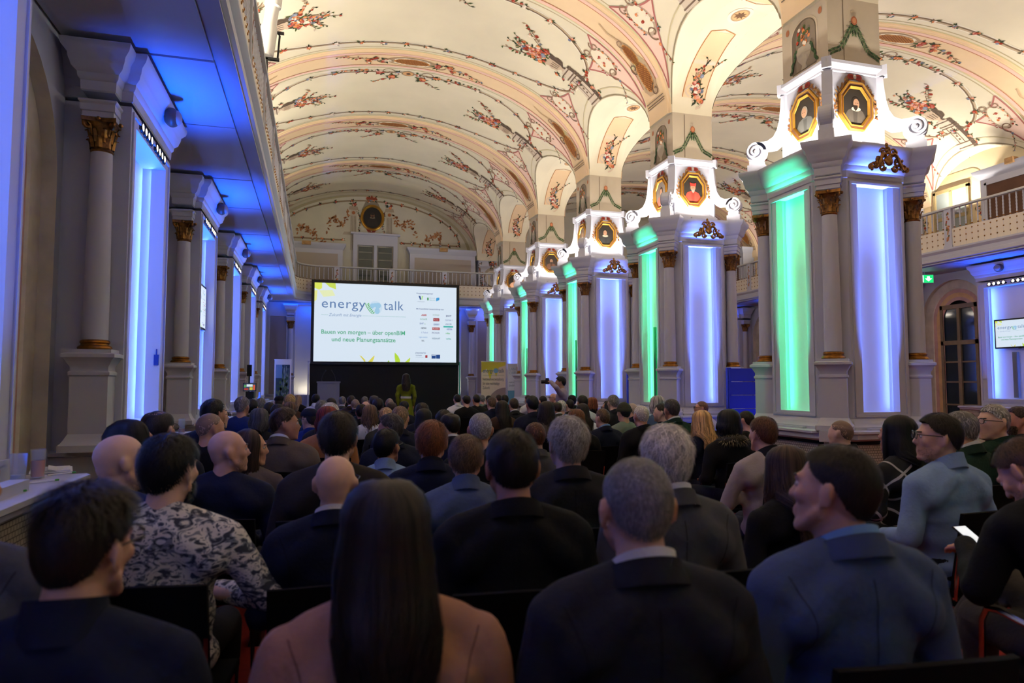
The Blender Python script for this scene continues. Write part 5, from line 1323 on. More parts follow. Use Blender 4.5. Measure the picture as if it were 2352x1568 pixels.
def top_mesh(kind='suit',pose='lap',fem=False,vox=.016,seed=1):
    b=MB(); sx=.85 if fem else 1.
    b.ball((0,.005,.86),(.185*sx,.125,.19),18,14); b.ball((0,-.015,.93),(.175*sx,.105,.11),16,12)
    b.ball((0,.01,.68),(.17*sx,.128,.22),18,14); b.ball((0,.01,.55),(.19*sx,.15,.11),16,12)
    if fem: b.ball((.07,.09,.86),(.07,.06,.07),12,10); b.ball((-.07,.09,.86),(.07,.06,.07),12,10)
    b.ball((0,-.045,.955),(.11,.072,.105),14,10); b.ball((0,-.03,1.01),(.075,.068,.05),14,10)
    for e in (-1,1):
        capsule(b,(e*.03,-.018,1.035),(e*.185*sx,-.012,.985 if kind=='suit' else .975),.062,.062 if kind=='suit' else .058)
        capsule(b,(e*.05,-.06,.99),(e*.16*sx,-.05,.90),.06,.07)
        b.ball((e*.205*sx,-.01,.958),(.068,.075,.068) if kind=='suit' else (.06,.07,.062),12,10)
    add_arms(b,pose,(.068,.058,.044) if kind=='suit' else (.062,.054,.042))
    if kind=='suit': b.ball((0,.02,.50),(.20*sx,.16,.08),14,10)
    return remesh(b,vox,4,{'suit':'jacket','shirt':'shirt','sweater':'sweater'}[kind],M_CLOTH,folds(.005 if kind=='suit' else .007,seed))
def trousers_mesh(vox=.02):
    b=MB(); b.ball((0,.0,.55),(.185,.14,.105),14,10)
    for e in (-1,1): capsule(b,(e*.09,.0,.535),(e*.12,.44,.525),.088,.066); capsule(b,(e*.12,.44,.52),(e*.12,.43,.10),.066,.052)
    return remesh(b,vox,3,'trousers',M_CLOTH,None)
def shoe_mesh():
    b=MB(); b.ball((0,.07,.04),(.045,.13,.045),12,8); b.ball((0,-.01,.06),(.04,.06,.06),12,8); b.box(-.04,.04,-.06,.18,.0,.022)
    return remesh(b,.012,1,'shoe',mat('shoe_leather',srgb(20,18,18),.4))
def collar_mesh(h=.045,r=.066,name='collar',tilt=.22,flare=.016):
    b=MB(); rows=[]
    for k in range(33):
        a=2*PI*k/32+PI/2; 
        f=1-.5*max(0,math.sin(a))**6
        z0=1.035-.05*math.sin(a)*tilt*4; rows.append([(r*1.05*math.cos(a)*q,-.012+(r*1.1)*math.sin(a)*q,z0+zz) for q,zz in ((.98,h),(1.04,h+.003),(1.10,h*.6),(1.22,0),(1.30,-.02))])
    b.grid(rows); me=b.mesh(name,M_CLOTH,60); return me
# ---------------------------------------------------------------- hair
def scalp(a,p,off=0.):
    """a azimuth from front (+ to the left), p polar angle from crown"""
    sp,cp=math.sin(p),math.cos(p); rz=.088 if cp>=0 else .125
    x=-.0775*sp*math.sin(a); y=-.012+.0965*sp*math.cos(a); z=.033+rz*cp
    n=V((x/.0775**2,(y+.012)/.0965**2,(z-.033)/rz**2)).normalized()
    return V((x,y,z))+n*off,n
def hairline(a,style):
    a=abs(((a+PI)%(2*PI))-PI)
    kp=[(0,.98),(.45,.95),(.8,1.05),(1.15,1.42),(1.45,1.60),(1.75,1.66),(2.1,2.05),(2.5,2.22),(PI,2.28)]
    if style=='high': kp=[(0,.62),(.45,.45),(.8,.95),(1.15,1.42),(1.45,1.60),(1.75,1.66),(2.1,2.05),(2.5,2.2),(PI,2.25)]
    return float(np.interp(a,[k[0] for k in kp],[k[1] for k in kp]))
HST={ # thickness top, side, strand length, lift, bald crown radius (polar), wave
 'buzz':(.005,.003,.012,.25,0,0),'short':(.011,.005,.03,.5,0,.3),'full':(.021,.014,.055,.6,0,.6),'quiff':(.026,.006,.05,.3,0,.3),
 'thin':(.009,.007,.03,.2,.62,.2),'fringe':(.004,.004,.014,.2,1.15,.1),'mid':(.016,.009,.045,.55,0,.4)}
def hair_mesh(style,seed=0,n=2200,width=.0017,segs=3):
    T,Sd,L,lift,bald,wave=HST[style]; r=random.Random(seed); b=MB(); hl='high' if style in ('thin','buzz') and seed%2 else 'n'
    ph=[r.uniform(0,6.28) for _ in range(6)]
    def thick(a,p):
        e=hairline(a,hl); q=p/e
        if q>1: return -.003
        t=T+(Sd-T)*min(1,max(0,(p-.5)/.8))
        if style=='quiff': t*=1+.5*math.cos(a)*math.sin(p)
        t*=1+.22*math.sin(5*a+ph[0]+3*p)*math.sin(4*p+ph[1])+.10*math.sin(11*a+ph[2])*math.sin(9*p+ph[3])
        t*=min(1,(1-q)*5+.12)
        if bald:
            dx=p-0.0; f=(p*math.sqrt((math.sin(a)*1.05)**2+(math.cos(a)*(.78 if math.cos(a)<0 else .5))**2))/bald
            if f<1: return -.004
            t*=min(1,(f-1)*3+.15)
        return max(t,.001)
    rows=[]; NA_,NPp=44,20
    for i in range(NPp+1):
        row=[]
        for j in range(NA_):
            a=2*PI*j/NA_; p=.02+(hairline(a,hl)+.03-.02)*i/NPp; row.append(scalp(a,p,thick(a,p)*.85)[0])
        rows.append(row)
    i_=b.grid(rows,closed=True,col=(.62,.62,.62)); b.cap(i_[0],col=(.62,.62,.62))
    sw=r.choice([-1,1])*.5
    for k in range(n):
        a=r.uniform(0,2*PI); u=r.random(); p=math.acos(1-u*(1-math.cos(hairline(a,hl))))
        t=thick(a,p)
        if t<=.0006: continue
        c=r.uniform(.45,1.7); col=(c,c,c); da=sw*(.8 if p<.6 else .25)+r.gauss(0,.25+wave*.3); ll=L*r.uniform(.6,1.25)
        pts=[]; pa,pp=a,p; off=t*.55
        for s_ in range(segs+1):
            q,nn=scalp(pa,pp,max(off,.0005)); pts.append((q,nn))
            mx=hairline(pa,hl)+(.14 if style=='full' else .05)
            st=ll/segs/.09; st=min(st,max(0.004,(mx-pp))); pp+=st*math.cos(da); pa+=st*math.sin(da)/max(math.sin(pp),.25); da+=r.gauss(0,wave*.5)
            off=t*(.75+.3*(s_+1)/segs)+ (lift*ll*.16*(s_+1)/segs)*r.random()
            if style in('quiff',) and p<.9: off+=.003*(s_+1)
        rows=[]
        for s_,(q,nn) in enumerate(pts):
            tg=(pts[min(s_+1,segs)][0]-pts[max(s_-1,0)][0]); sd=nn.cross(tg)
            if sd.length<1e-9: break
            w_=width*(1-.75*s_/segs)*r.uniform(.7,1.3); sd=sd.normalized()*w_; rows.append([q-sd,q+sd])
        if len(rows)==segs+1: b.grid(rows,col=col)
    return b.mesh('hair',M_HAIR,80)
def long_hair(length=.40,seed=0,n=1500,width=.0022,wave=.006,vol=.022,back=True,segs=11):
    r=random.Random(seed); b=MB(); zb_=-length
    def path(a,u,jit=0.,ph=0.,ln=1.):
        """a azimuth in [-pi,pi] measured from the back (0=back); u layer depth 0..1"""
        az=PI-a; pts=[]; ze=zb_*ln
        p0=max(.04,.75*(abs(a)/PI)**2)
        for t in np.linspace(0,1,5): pts.append(scalp(az,p0+(1.62-p0)*t,vol*(.5+.5*u)*(.7+.3*math.sin(PI*t)))[0])
        base=pts[-1]; m=segs-4
        for k in range(1,m+1):
            t=k/m; z=base.z+(ze-base.z)*t
            yb=base.y+(-.028 if back else -.006)*t*(1 if base.y<.02 else .3)
            if back and z<-.13: yb=min(yb,-.165-.02*t) if abs(a)<1.7 else yb
            elif back: yb=yb-.045*t*(abs(a)<1.9)
            fl=1+.16*math.sin(PI*min(1,t*1.1))-(.34*t*t if back else .05*t)
            pts.append(V((base.x*fl+wave*math.sin(7*t+ph)*t*2,yb+wave*math.cos(6*t+ph*2)*t,z)))
        return pts
    A=2.25
    rows=[]
    for k in range(35):
        a=-A+2*A*k/34; rows.append(path(a,.75,ph=3*math.sin(k),ln=.80+.06*math.sin(k*1.7)-.10*abs(a)/A))
    b.grid(rows,col=(.6,.6,.6))
    for k in range(n):
        a=r.uniform(-A,A); P=path(a,r.uniform(.7,1.15),ph=r.uniform(0,6.28) if wave>.008 else 2*a+r.gauss(0,.6),ln=r.uniform(.66,1.08)-.14*abs(a)/A); c=r.uniform(.4,1.8); rows=[]
        jx=V((r.gauss(0,.004),r.gauss(0,.004),0))
        for i,p in enumerate(P):
            q=p+jx*(i/len(P))*2; tg=P[min(i+1,len(P)-1)]-P[max(i-1,0)]; nn=V((q.x,q.y+.012,.02)); sd=nn.cross(tg)
            if sd.length<1e-9: sd=V((1,0,0))
            sd=sd.normalized()*width*(1-.6*i/len(P)); rows.append([q-sd,q+sd])
        b.grid(rows,col=(c,c,c))
    return b.mesh('hair',M_HAIR,80)
def hat_mesh(kind):
    b=MB(); rows=[]
    lim=1.62 if kind=='beanie' else 1.35
    for i in range(15):
        row=[]
        for j in range(32):
            a=2*PI*j/32; p=.02+lim*i/14; off=.016
            if kind=='beanie' and i>11: off=.024
            if kind=='cap': off=.02+.012*math.cos(a)*(i/14)+.01*math.sin(PI*i/14)
            q=scalp(a,p,off)[0]
            if kind=='beanie': q.z+=.012*(1-i/14)
            row.append(q)
        rows.append(row)
    i_=b.grid(rows,closed=True); b.cap(i_[0]); 
    if kind=='cap':
        rows=[]
        for t in np.linspace(-1,1,11): rows.append([(.075*t,.075*math.cos(t*1.1)+.02,.062),(.07*t,.075*math.cos(t*1.1)+.075*math.cos(t*1.3),.045)])
        b.grid(rows)
    return b.mesh('hat',M_CLOTH,60)
def glasses_mesh():
    b=MB()
    for e in (-1,1):
        b.tube([(e*.033+.026*math.cos(a),.106-abs(.2*0),.018+.019*math.sin(a)) for a in np.linspace(0,2*PI,17)],.0024,5)
        b.tube([(e*.059,.105,.022),(e*.080,.08,.022),(e*.0855,.0,.018),(e*.083,-.018,.002)],.0024,5)
        b.poly([(e*.033+.025*math.cos(a),.106,.018+.018*math.sin(a)) for a in np.linspace(0,2*PI,16,endpoint=False)],1)
    b.tube([(-.008,.108,.02),(0,.111,.024),(.008,.108,.02)],.0024,5)
    return b.mesh('spectacles',[M_FRAME,M_LENS],60)
def eye_mesh(e):
    b=MB(); b.ball((e*.033,.078,.012),(.0125,.0125,.011),10,8,col=srgb(200,190,184)); b.ball((e*.033,.0868,.012),(.0058,.005,.0058),8,6,col=srgb(48,34,26))
    return b.mesh('eye',M_EYE,60)
def brow_mesh(e):
    b=MB(); capsule(b,(e*.017,.0975,.034),(e*.05,.084,.036),.004,.003,6); return b.mesh('eyebrow',M_HAIR,60)
def beard_mesh(seed=1,L=.02,n=900):
    r=random.Random(seed); b=MB()
    def bp(a,p,o):
        x=.060*math.sin(p)*math.sin(a); y=.036+.058*math.sin(p)*math.cos(a); z=-.045+.072*math.cos(p); nn=V((x,y-.036,z+.045)).normalized(); return V((x,y,z))+nn*o,nn
    if L>.01: rows=[[bp(a,p,.004)[0] for a in np.linspace(-1.75,1.75,21)] for p in np.linspace(1.55,2.9,9)]; b.grid(rows,col=(.6,.6,.6))
    for k in range(n):
        a=r.uniform(-1.8,1.8); p=r.uniform(1.5,2.9); q,nn=bp(a,p,.002); q2=q+nn*L*.5+V((0,0,-L))*r.uniform(.5,1); sd=nn.cross(q2-q)
        if sd.length<1e-9: continue
        sd=sd.normalized()*.0014; c=r.uniform(.5,1.4); b.poly([q-sd,q+sd,q2+sd*.3,q2-sd*.3],0,(c,c,c))
    return b.mesh('beard',M_HAIR,80)
# ---------------------------------------------------------------- chairs
M_UPH=mat('black_upholstery',srgb(12,11,12),.9,spec=.15)
def chair_parts():
    P={}
    b=MB(); b.sweep([(-.225,-.215),(.225,-.215),(.225,.215),(-.225,.215)],[(-.02,.425),(0,.432),(0,.452),(-.012,.46)]); P['seat']=b.mesh('seat',M_UPH)
    b=MB(); rows=[]
    for z in np.linspace(.47,.87,9):
        yy=-.185-.075*(z-.47)/.4; rows.append([(x,yy-.03*(1-(x/.24)**2),z+.008*math.cos(x*8)*(z>.86)) for x in np.linspace(-.225,.225,11)])
    b.grid(rows); bk=[[ (x,y-.022,z) for x,y,z in r] for r in rows]; b.grid(bk)
    n=len(rows); 
    edge=[(rows[i][0],bk[i][0]) for i in range(n)]; b.grid([[p,q] for p,q in edge]); b.grid([[rows[i][-1],bk[i][-1]] for i in range(n)]); b.grid([[p,q] for p,q in zip(rows[-1],bk[-1])]); b.grid([[p,q] for p,q in zip(rows[0],bk[0])])
    P['backrest']=b.mesh('backrest',M_UPH,50)
    for nm,(sx,sy) in dict(fl=(-1,1),fr=(1,1),bl=(-1,-1),br=(1,-1)).items():
        b=MB(); b.tube([(sx*.205,sy*.19,.43),(sx*.22,sy*.215,0)],.011,8); b.lathe([(.015,0),(.015,.012)],8,(sx*.22,sy*.215),1); P['leg_'+nm]=b.mesh('leg',[M_CHROME,M_BLACK])
    b=MB(); b.tube([(-.205,-.20,.43),(-.215,-.215,.5),(-.22,-.25,.7)],.01,8); b.tube([(.205,-.20,.43),(.215,-.215,.5),(.22,-.25,.7)],.01,8); b.tube([(-.205,-.2,.425),(.205,-.2,.425)],.01,8); b.tube([(-.205,.19,.425),(.205,.19,.425)],.01,8); b.tube([(-.205,-.2,.425),(-.205,.19,.425)],.01,8); b.tube([(.205,-.2,.425),(.205,.19,.425)],.01,8)
    P['frame']=b.mesh('frame',M_CHROME)
    b=MB(); b.tube([(0,-.24,.64),(0,.12,.665),(0,.175,.655),(0,.20,.61),(0,.215,.3),(0,.215,0)],.011,8); b.tube([(0,-.24,.64),(0,-.235,.3),(0,-.215,0)],.011,8); P['arm']=b.mesh('armrest',M_CHROME)
    return P
CH=chair_parts()
def chair(x,y,rz,label,arms=False,group='audience chairs',k=1.):
    r=empty('audience_chair',(x,y,0),rz,label,'chair',group); r.scale=(k,k,k)
    link('seat',CH['seat'],r); link('backrest',CH['backrest'],r); link('frame',CH['frame'],r)
    for k in ('fl','fr','bl','br'): link('leg',CH['leg_'+k],r)
    if arms:
        for e in (-1,1): link('armrest',CH['arm'],r,(e*.27,0,0))
    return r
# ---------------------------------------------------------------- camera geometry helpers (place people by sight line)
def ray(u,v):
    a=(u-1176)/FPX; c=(784-v)/FPX
    fw=math.cos(PITCH)-c*math.sin(PITCH); z=math.sin(PITCH)+c*math.cos(PITCH)
    return a*math.cos(YAW)+fw*math.sin(YAW), -a*math.sin(YAW)+fw*math.cos(YAW), z
HC_={'blk':(16,14,15),'dbr':(36,27,22),'br':(60,43,32),'lbr':(100,76,54),'gry':(122,118,116),'dgy':(70,66,64),'lgy':(164,160,158),'wht':(216,210,206),'bld':(186,148,98),'gin':(124,70,38),'red':(112,34,20),'aub':(92,54,32),'dbl':(140,112,80)}
CC={'navy':(22,27,46),'blk':(15,15,18),'dgr':(34,34,38),'gry':(76,76,80),'wht':(208,210,220),'lbl':(128,154,196),'gbl':(84,98,124),'twd':(96,84,74),'brn':(66,46,34),'tan':(156,104,62),'olv':(54,54,42),'grn':(26,50,40),'ryl':(26,44,104),'pbg':(156,144,142),'sal':(160,116,94),'slate':(66,80,110),'ggr':(112,124,112),'dbn':(44,38,34)}
SKIN_=[(206,160,136),(196,146,120),(214,172,150),(180,128,104)]
PEOPLE=[
# label, u, v, w, head yaw, hair, colour, top, colour, extras
('man with dark quiff and navy roll-neck, bottom left corner',168,1126,190,-22,'quiff','dbr','sweater','navy','glasses roll'),
('person in grey jacket cut off by the left picture edge',-125,1004,150,-10,'short','br','suit','gry',''),
('dark-haired bearded man in blue-grey patterned shirt, arms folded',378,1000,158,-22,'full','blk','shirt','camo','beard wide big'),
('woman with long straight dark hair over a salmon jacket',888,1106,166,0,'long','dbr','suit','sal','fem straight'),
('man with short grey crop in dark suit, front centre',1470,1047,170,0,'buzz','gry','suit','dgr','collar_w'),
('man in slate-blue blazer with light blue collar, head turned left',1932,1022,178,36,'short','dbr','suit','slate','collar_b'),
('bald man with spectacles in navy suit and white collar',768,1041,126,-14,'none','br','suit','navy','collar_w glasses'),
('dark-haired man in black suit, middle of the nearest rows',1180,988,116,0,'mid','dbr','suit','blk',''),
('white-haired man in grey suit behind the grey-cropped man',1533,979,118,-8,'full','wht','suit','gry','collar_w'),
('man with longish grey-brown hair in grey-blue shirt',1070,1000,94,-6,'full','lbr','shirt','gbl','collar_s'),
('silver-haired man in charcoal checked jacket',1305,959,98,4,'full','lgy','suit','dgr',''),
('dark-haired man with spectacles in light blue shirt, head turned right',885,986,95,-32,'mid','blk','shirt','lbl','glasses collar_s'),
('bald man in dark blue pullover, face turned right beside long-haired woman',514,984,98,-68,'none','gry','sweater','navy','big stub'),
('brown long-haired woman in profile beside the bald man',566,986,74,-80,'long','br','shirt','twd','fem'),
('shaven-headed man in bright navy jacket near the drinks counter',262,992,90,-50,'none','dbr','suit','ryl','stub'),
('woman with black hair and dark glasses looking right',298,968,80,-62,'bob','blk','sweater','blk','fem glasses'),
('balding dark-haired man in front of the blue niche',357,938,74,-18,'thin','dbr','suit','navy','glasses'),
('man with grey stubble crop in black pullover',475,945,62,-48,'fringe','gry','sweater','blk',''),
('white-haired man with spectacles looking right, by the left counter',490,924,50,-62,'thin','lgy','suit','navy','glasses'),
('man in brown tweed jacket in right profile',645,936,70,-82,'mid','br','suit','twd','collar_w big'),
('man with wavy dark hair in dark brown jacket',775,948,82,-6,'full','dbr','suit','dbn',''),
('ginger-haired man in dark quilted jacket',990,968,74,-5,'full','gin','suit','navy','collar_n'),
('man with short auburn hair and grey jacket half hidden',1232,970,54,12,'short','aub','suit','gry',''),
('man with dark greying hair leaning forward, head turned left',905,950,62,62,'mid','dgy','suit','navy',''),
('man in beige polo jumper with dark collar, arms folded',1757,957,60,3,'mid','aub','sweater','pbg','collar_k cross'),
('woman with long wavy brown hair leaning behind black chair',1812,1025,92,8,'long','br','sweater','blk','fem wavy'),
('nearly bald man in front of the nearest pillar',1937,962,64,22,'fringe','dbr','suit','dgr',''),
('woman with long black hair and black-white checked blouse',2068,955,76,18,'long','blk','shirt','plaid','fem straight'),
('man in light blue shirt with spectacles, left profile',2166,950,84,55,'mid','dbr','shirt','lbl','glasses collar_s stub'),
('grey-haired man in dark green jacket',2214,945,57,8,'mid','gry','suit','grn','collar_w'),
('white-haired man with spectacles in left profile, right side',2288,928,66,72,'short','lgy','suit','grn','glasses'),
('bearded brown-haired man at the right picture edge',2346,933,60,50,'short','br','sweater','dgr','beard'),
('balding man with white collar and navy suit, face turned left',1038,945,52,34,'thin','dbr','suit','navy','collar_w'),
('man with grey cropped hair and black pullover, fourth row middle',1103,947,55,0,'buzz','lgy','sweater','blk',''),
('man in navy flat cap and glasses',716,940,43,50,'cap','navy','suit','ryl','glasses'),
('woman with bright red bobbed hair and tan jacket',752,935,48,-5,'bob','red','suit','tan','fem'),
('person with curly white hair behind the red bob',757,926,41,-5,'full','wht','suit','dgr',''),
('person with grey-brown bob behind the tweed jacket',595,939,43,-5,'bob','dgy','sweater','blk','fem'),
('woman with wavy brown shoulder-length hair and white blouse',849,930,43,-8,'mlong','lbr','shirt','wht','fem wavy'),
('dark-haired person beside the woman in white blouse',831,928,32,-5,'mid','dbr','suit','blk',''),
('fair-haired man in dark suit, half hidden in the middle',918,932,48,-12,'short','dbl','suit','navy',''),
('blonde person peeking between two heads in the middle',887,937,26,0,'full','bld','sweater','olv','fem'),
('woman with long black hair under the speaker',974,939,42,-5,'long','blk','suit','blk','fem straight'),
('dark short-haired man in front of the backdrop',970,925,34,0,'mid','dbr','suit','navy',''),
('dark-haired person low behind the ginger man',1020,942,34,0,'full','dbr','sweater','blk',''),
('black-haired man with dark suit just below the speaker',928,921,30,-14,'mid','blk','suit','navy',''),
('man with sandy crop and navy suit, right of the silver-haired man',1387,938,42,12,'short','lbr','suit','navy','collar_b'),
('woman with dark bob and glasses in left profile',1399,921,37,58,'bob','dbr','suit','grn','fem glasses'),
('person wearing an olive knitted cap and grey-green jumper',1435,926,32,6,'beanie','olv','sweater','ggr',''),
('man with white stubble hair and black suit',1475,930,39,5,'buzz','wht','suit','blk',''),
('dark-haired man in black, looking left, before second pillar',1524,926,35,42,'short','dbr','sweater','blk','stub'),
('man with dark grey hair and dark green jacket by the second pillar',1545,917,32,0,'mid','dgy','suit','grn','collar_w'),
('bald white-fringed head behind the knitted cap',1454,924,22,10,'fringe','wht','suit','navy',''),
('bald man in white shirt, looking left, under second pillar',1615,919,37,42,'fringe','dbr','shirt','wht','glasses'),
('woman with long curly blonde hair',1614,943,47,3,'long','bld','sweater','navy','fem wavy'),
('woman with black bob and fur collar',1676,942,49,0,'bob','blk','suit','blk','fem fur'),
('young man with buzz cut beside the fur collar',1717,942,33,15,'buzz','dbr','sweater','blk',''),
('woman with long auburn hair left of sandy-haired man',1325,940,42,-5,'long','aub','suit','blk','fem straight'),
('woman with long dark brown hair behind the auburn one',1339,927,33,0,'long','dbr','shirt','wht','fem straight'),
('woman with curly dark hair behind silver-haired man',1256,922,38,0,'mlong','dbr','sweater','twd','fem wavy'),
('brown-haired man in dark suit with thin white collar',1181,914,27,4,'short','br','suit','dgr','collar_w'),
('tall black-haired man in navy suit, far middle',1224,909,30,0,'mid','blk','suit','navy',''),
('sandy-haired man in navy jacket below the cream banner',1130,912,26,-6,'mid','lbr','suit','navy',''),
('woman with long dark hair and brown jacket, far middle',1154,920,30,0,'long','dbr','suit','brn','fem'),
('grey-haired man in profile before the green panel',1187,899,23,-58,'short','gry','shirt','gbl',''),
('man in white shirt right of the backdrop',1051,905,21,6,'short','dbr','shirt','wht','collar_s'),
('balding man in black left of the cream banner',1072,906,21,0,'thin','dbr','sweater','blk',''),
('short-cropped man in black below the cream banner edge',1095,905,20,0,'buzz','dbr','sweater','blk',''),
('grey man with grey-green shirt beside the cropped man',1108,907,17,4,'short','gry','shirt','ggr',''),
('dark-haired head under the banner centre',1123,908,18,-5,'short','dbr','suit','dgr',''),
('brown-haired head under the banner right edge',1146,906,16,-5,'short','br','suit','navy',''),
('head with dark hair knot below the blue banner',1160,907,19,0,'mid','dbr','suit','brn','fem'),
('small brown head beside the third green panel',1213,907,15,-20,'short','br','shirt','wht',''),
('close-cropped dark head left of the photographer',1248,908,21,0,'buzz','dbr','suit','gry',''),
('bald man with glasses in left profile below the photographer',1273,902,23,72,'none','dbr','sweater','olv','glasses'),
('balding man in dark suit, far right of middle',1280,921,23,0,'thin','br','suit','olv','collar_w'),
('white-haired person far right of middle',1290,920,19,0,'full','wht','shirt','gbl',''),
('dark cap of hair in front of third green panel',1315,907,21,5,'mid','blk','suit','grn',''),
('dark-haired man before the third pillar pedestal',1310,917,27,5,'short','dbr','suit','blk',''),
('brown-black head before the third pillar',1339,908,25,0,'mid','dbr','shirt','wht',''),
('person with copper bob before the third blue panel',1361,913,24,0,'bob','gin','suit','blk','fem'),
('tall black-haired man looking left before the third blue panel',1390,899,23,50,'mid','blk','shirt','ggr',''),
('grey-haired person before the third blue panel',1410,907,27,5,'mid','gry','suit','dgr',''),
('black-haired head near the second green panel',1430,906,22,15,'mid','blk','suit','blk',''),
('man with black curly hair before the second green panel',1489,905,24,22,'full','blk','suit','blk',''),
('woman with pale blonde bob and grey-blue jacket',1511,910,35,-8,'bob','lgy','suit','slate','fem'),
('grey man in grey suit, far left of middle',786,910,21,-6,'short','gry','suit','gry','collar_w'),
('brown-haired man with white collar in the far rows',807,908,22,-4,'short','br','suit','brn','collar_w'),
('bald man in the far rows, left of the speaker',816,915,25,-5,'fringe','gry','suit','navy',''),
('grey-haired man with glasses in the far rows',837,910,21,-10,'short','gry','suit','dgr','glasses'),
('balding dark-haired man in front of the backdrop centre',859,906,25,-5,'thin','dgy','suit','navy',''),
('dark curly head in the far rows left of the speaker',868,915,27,-5,'full','dbr','suit','olv',''),
('pink bald head nearest the speaker',895,913,21,0,'fringe','gry','suit','dgr',''),
('thin brown-haired man in front of the pink bald head',899,921,28,0,'thin','br','suit','blk',''),
('small bald head below the grey man with glasses',840,920,21,0,'none','gry','suit','navy',''),
('black-haired man in white shirt before the lectern',725,905,21,-5,'mid','blk','shirt','wht','collar_s'),
('grey wavy-haired person below the lectern',739,920,33,-4,'full','gry','suit','ryl',''),
('dark-haired man right below the lectern',760,914,25,0,'mid','dbr','suit','blk',''),
('woman with long blonde-brown hair beside the lit panel',684,907,18,-6,'long','dbl','suit','blk','fem straight'),
('short white-blonde head in front of the palm banner',665,906,25,-4,'full','bld','sweater','brn',''),
('person with a black beret before the palm banner',641,910,25,0,'cap','blk','suit','blk',''),
('grey-haired man in blue sweater by the camera tripod',554,911,27,-8,'mid','gry','sweater','ryl',''),
('black-haired man in dark olive jacket, left rows',577,917,30,-4,'mid','blk','suit','olv',''),
('grey-haired head right of black-haired man, left rows',598,914,21,-4,'mid','gry','suit','dgr',''),
('dark-haired head below the black beret',618,924,26,0,'mid','dbr','suit','navy',''),
('dark-brown head just above the tweed jacket',637,928,31,0,'mid','dbr','suit','navy',''),
('woman with long light brown hair and green jacket',665,923,28,-20,'long','lbr','suit','grn','fem'),
('dark head behind the white-haired man by the counter',484,917,28,-30,'mid','blk','suit','navy',''),
]
_c={}
def cached(key,fn):
    if key not in _c: _c[key]=fn()
    return _c[key]
TROU=[trousers_mesh(),None]; SHOE=shoe_mesh(); COLS=collar_mesh(.048,.066,'shirt_collar'); COLJ=collar_mesh(.030,.078,'jacket_collar'); ROLL=collar_mesh(.062,.068,'roll_collar',.1)
GLS=glasses_mesh(); EYES=[eye_mesh(-1),eye_mesh(1)]; BROWS=[brow_mesh(-1),brow_mesh(1)]; BEARD=beard_mesh()
def fur_mesh():
    b=MB(); r=random.Random(3)
    for k in range(1600):
        a=r.uniform(0,2*PI); t=r.uniform(0,2*PI); R=.105; q=V((math.cos(a)*(R+.045*math.cos(t)),-.015+math.sin(a)*(R*1.05+.045*math.cos(t)),1.03+.04*math.sin(t)-.03*math.sin(a)))
        n=V((math.cos(a)*math.cos(t),math.sin(a)*math.cos(t),math.sin(t))); e=q+n*.025+V((0,0,-.012)); sd=n.cross(V((0,0,1)))
        if sd.length<.05: continue
        sd=sd.normalized()*.004; c=r.choice([srgb(60,52,40),srgb(110,98,70),srgb(170,158,124),srgb(36,32,28)]); b.poly([q-sd,q+sd,e],0,c)
    path=[(math.cos(a)*.105,-.015+math.sin(a)*.11,1.03-.03*math.sin(a)) for a in np.linspace(0,2*PI,21)]; b.tube(path,.042,8,0,srgb(60,54,42),False)
    return b.mesh('fur_collar',mat('fur',rough=.8,src='attr'),80)
from mathutils.bvhtree import BVHTree
def seam_meshes(tm):
    bv=BVHTree.FromPolygons([v.co for v in tm.vertices],[list(q.vertices) for q in tm.polygons]); out=[]
    for pts in ([(0,z) for z in np.linspace(.50,1.0,26)],[(.20-.045*math.sin(PI*t*.8),1.005-.235*t) for t in np.linspace(0,1,18)],[(-.20+.045*math.sin(PI*t*.8),1.005-.235*t) for t in np.linspace(0,1,18)]):
        rows=[]
        for x,z in pts:
            h,n,_,_=bv.ray_cast(Vector((x,-.6,z)),Vector((0,1,0)))
            if h is None: continue
            s=Vector((1,0,0)); s=(s-n*s.dot(n)).normalized()*.0022; h=h+n*.0012; rows.append([h-s,h+s])
        if len(rows)>2: b=MB(); b.grid(rows); out.append(b.mesh('seam',M_CLOTH,80))
    return out
placed=[]
def sight(u,v): x,y,z=ray(u,v); h=math.hypot(x,y); return x/h,y/h,-z/h
def layout():
    st=[]
    for rec in PEOPLE:
        u,v,w,hy,hs,ex=rec[1],rec[2],rec[3],math.radians(rec[4]),rec[5],rec[9]
        wd=(.172 if hs in HST or hs=='none' else .195); wd=wd*abs(math.cos(hy))+.215*abs(math.sin(hy))
        sx,sy,zs=sight(u,v); d=FPX*wd/w; st.append([sx,sy,zs,d,d,'big' in ex])
    def ok(s,d):
        k=(CAM_H-s[2]*d)/1.315; x,y=s[0]*d,s[1]*d
        if x<-.88-(.0 if y>4.2 else .0): return False
        if any(math.hypot(x-XP,y-PY(i))<1.34 for i in range(-1,5)): return False
        return .885<=k<=1.09
    for s in st:
        if s[2]>1e-4 and not ok(s,s[3]):
            best=min((abs(q-s[3]),q) for q in [.5+.05*j for j in range(360)] if ok(s,q)) if any(ok(s,.5+.05*j) for j in range(360)) else (0,s[3])
            s[3]=s[4]=best[1]
    for it in range(120):
        moved=False
        for i in range(len(st)):
            for j in range(i):
                A,B=st[i],st[j]
                dx=A[0]*A[3]-B[0]*B[3]; dy=A[1]*A[3]-B[1]*B[3]
                m=.5*(A[3]+B[3])
                if abs(dx)<.50 and abs(dy)<(.72 if m<6 else .62):
                    far,near=(A,B) if A[3]>B[3] else (B,A)
                    for q,sg in ((far,1),(near,-1)):
                        nd=q[3]+sg*.02*max(1,q[3]*.2)
                        if .80*q[4]<nd<1.28*q[4] and (q[2]<1e-4 or ok(q,nd)): q[3]=nd; moved=True
        if not moved: break
    return st
LAY=layout()
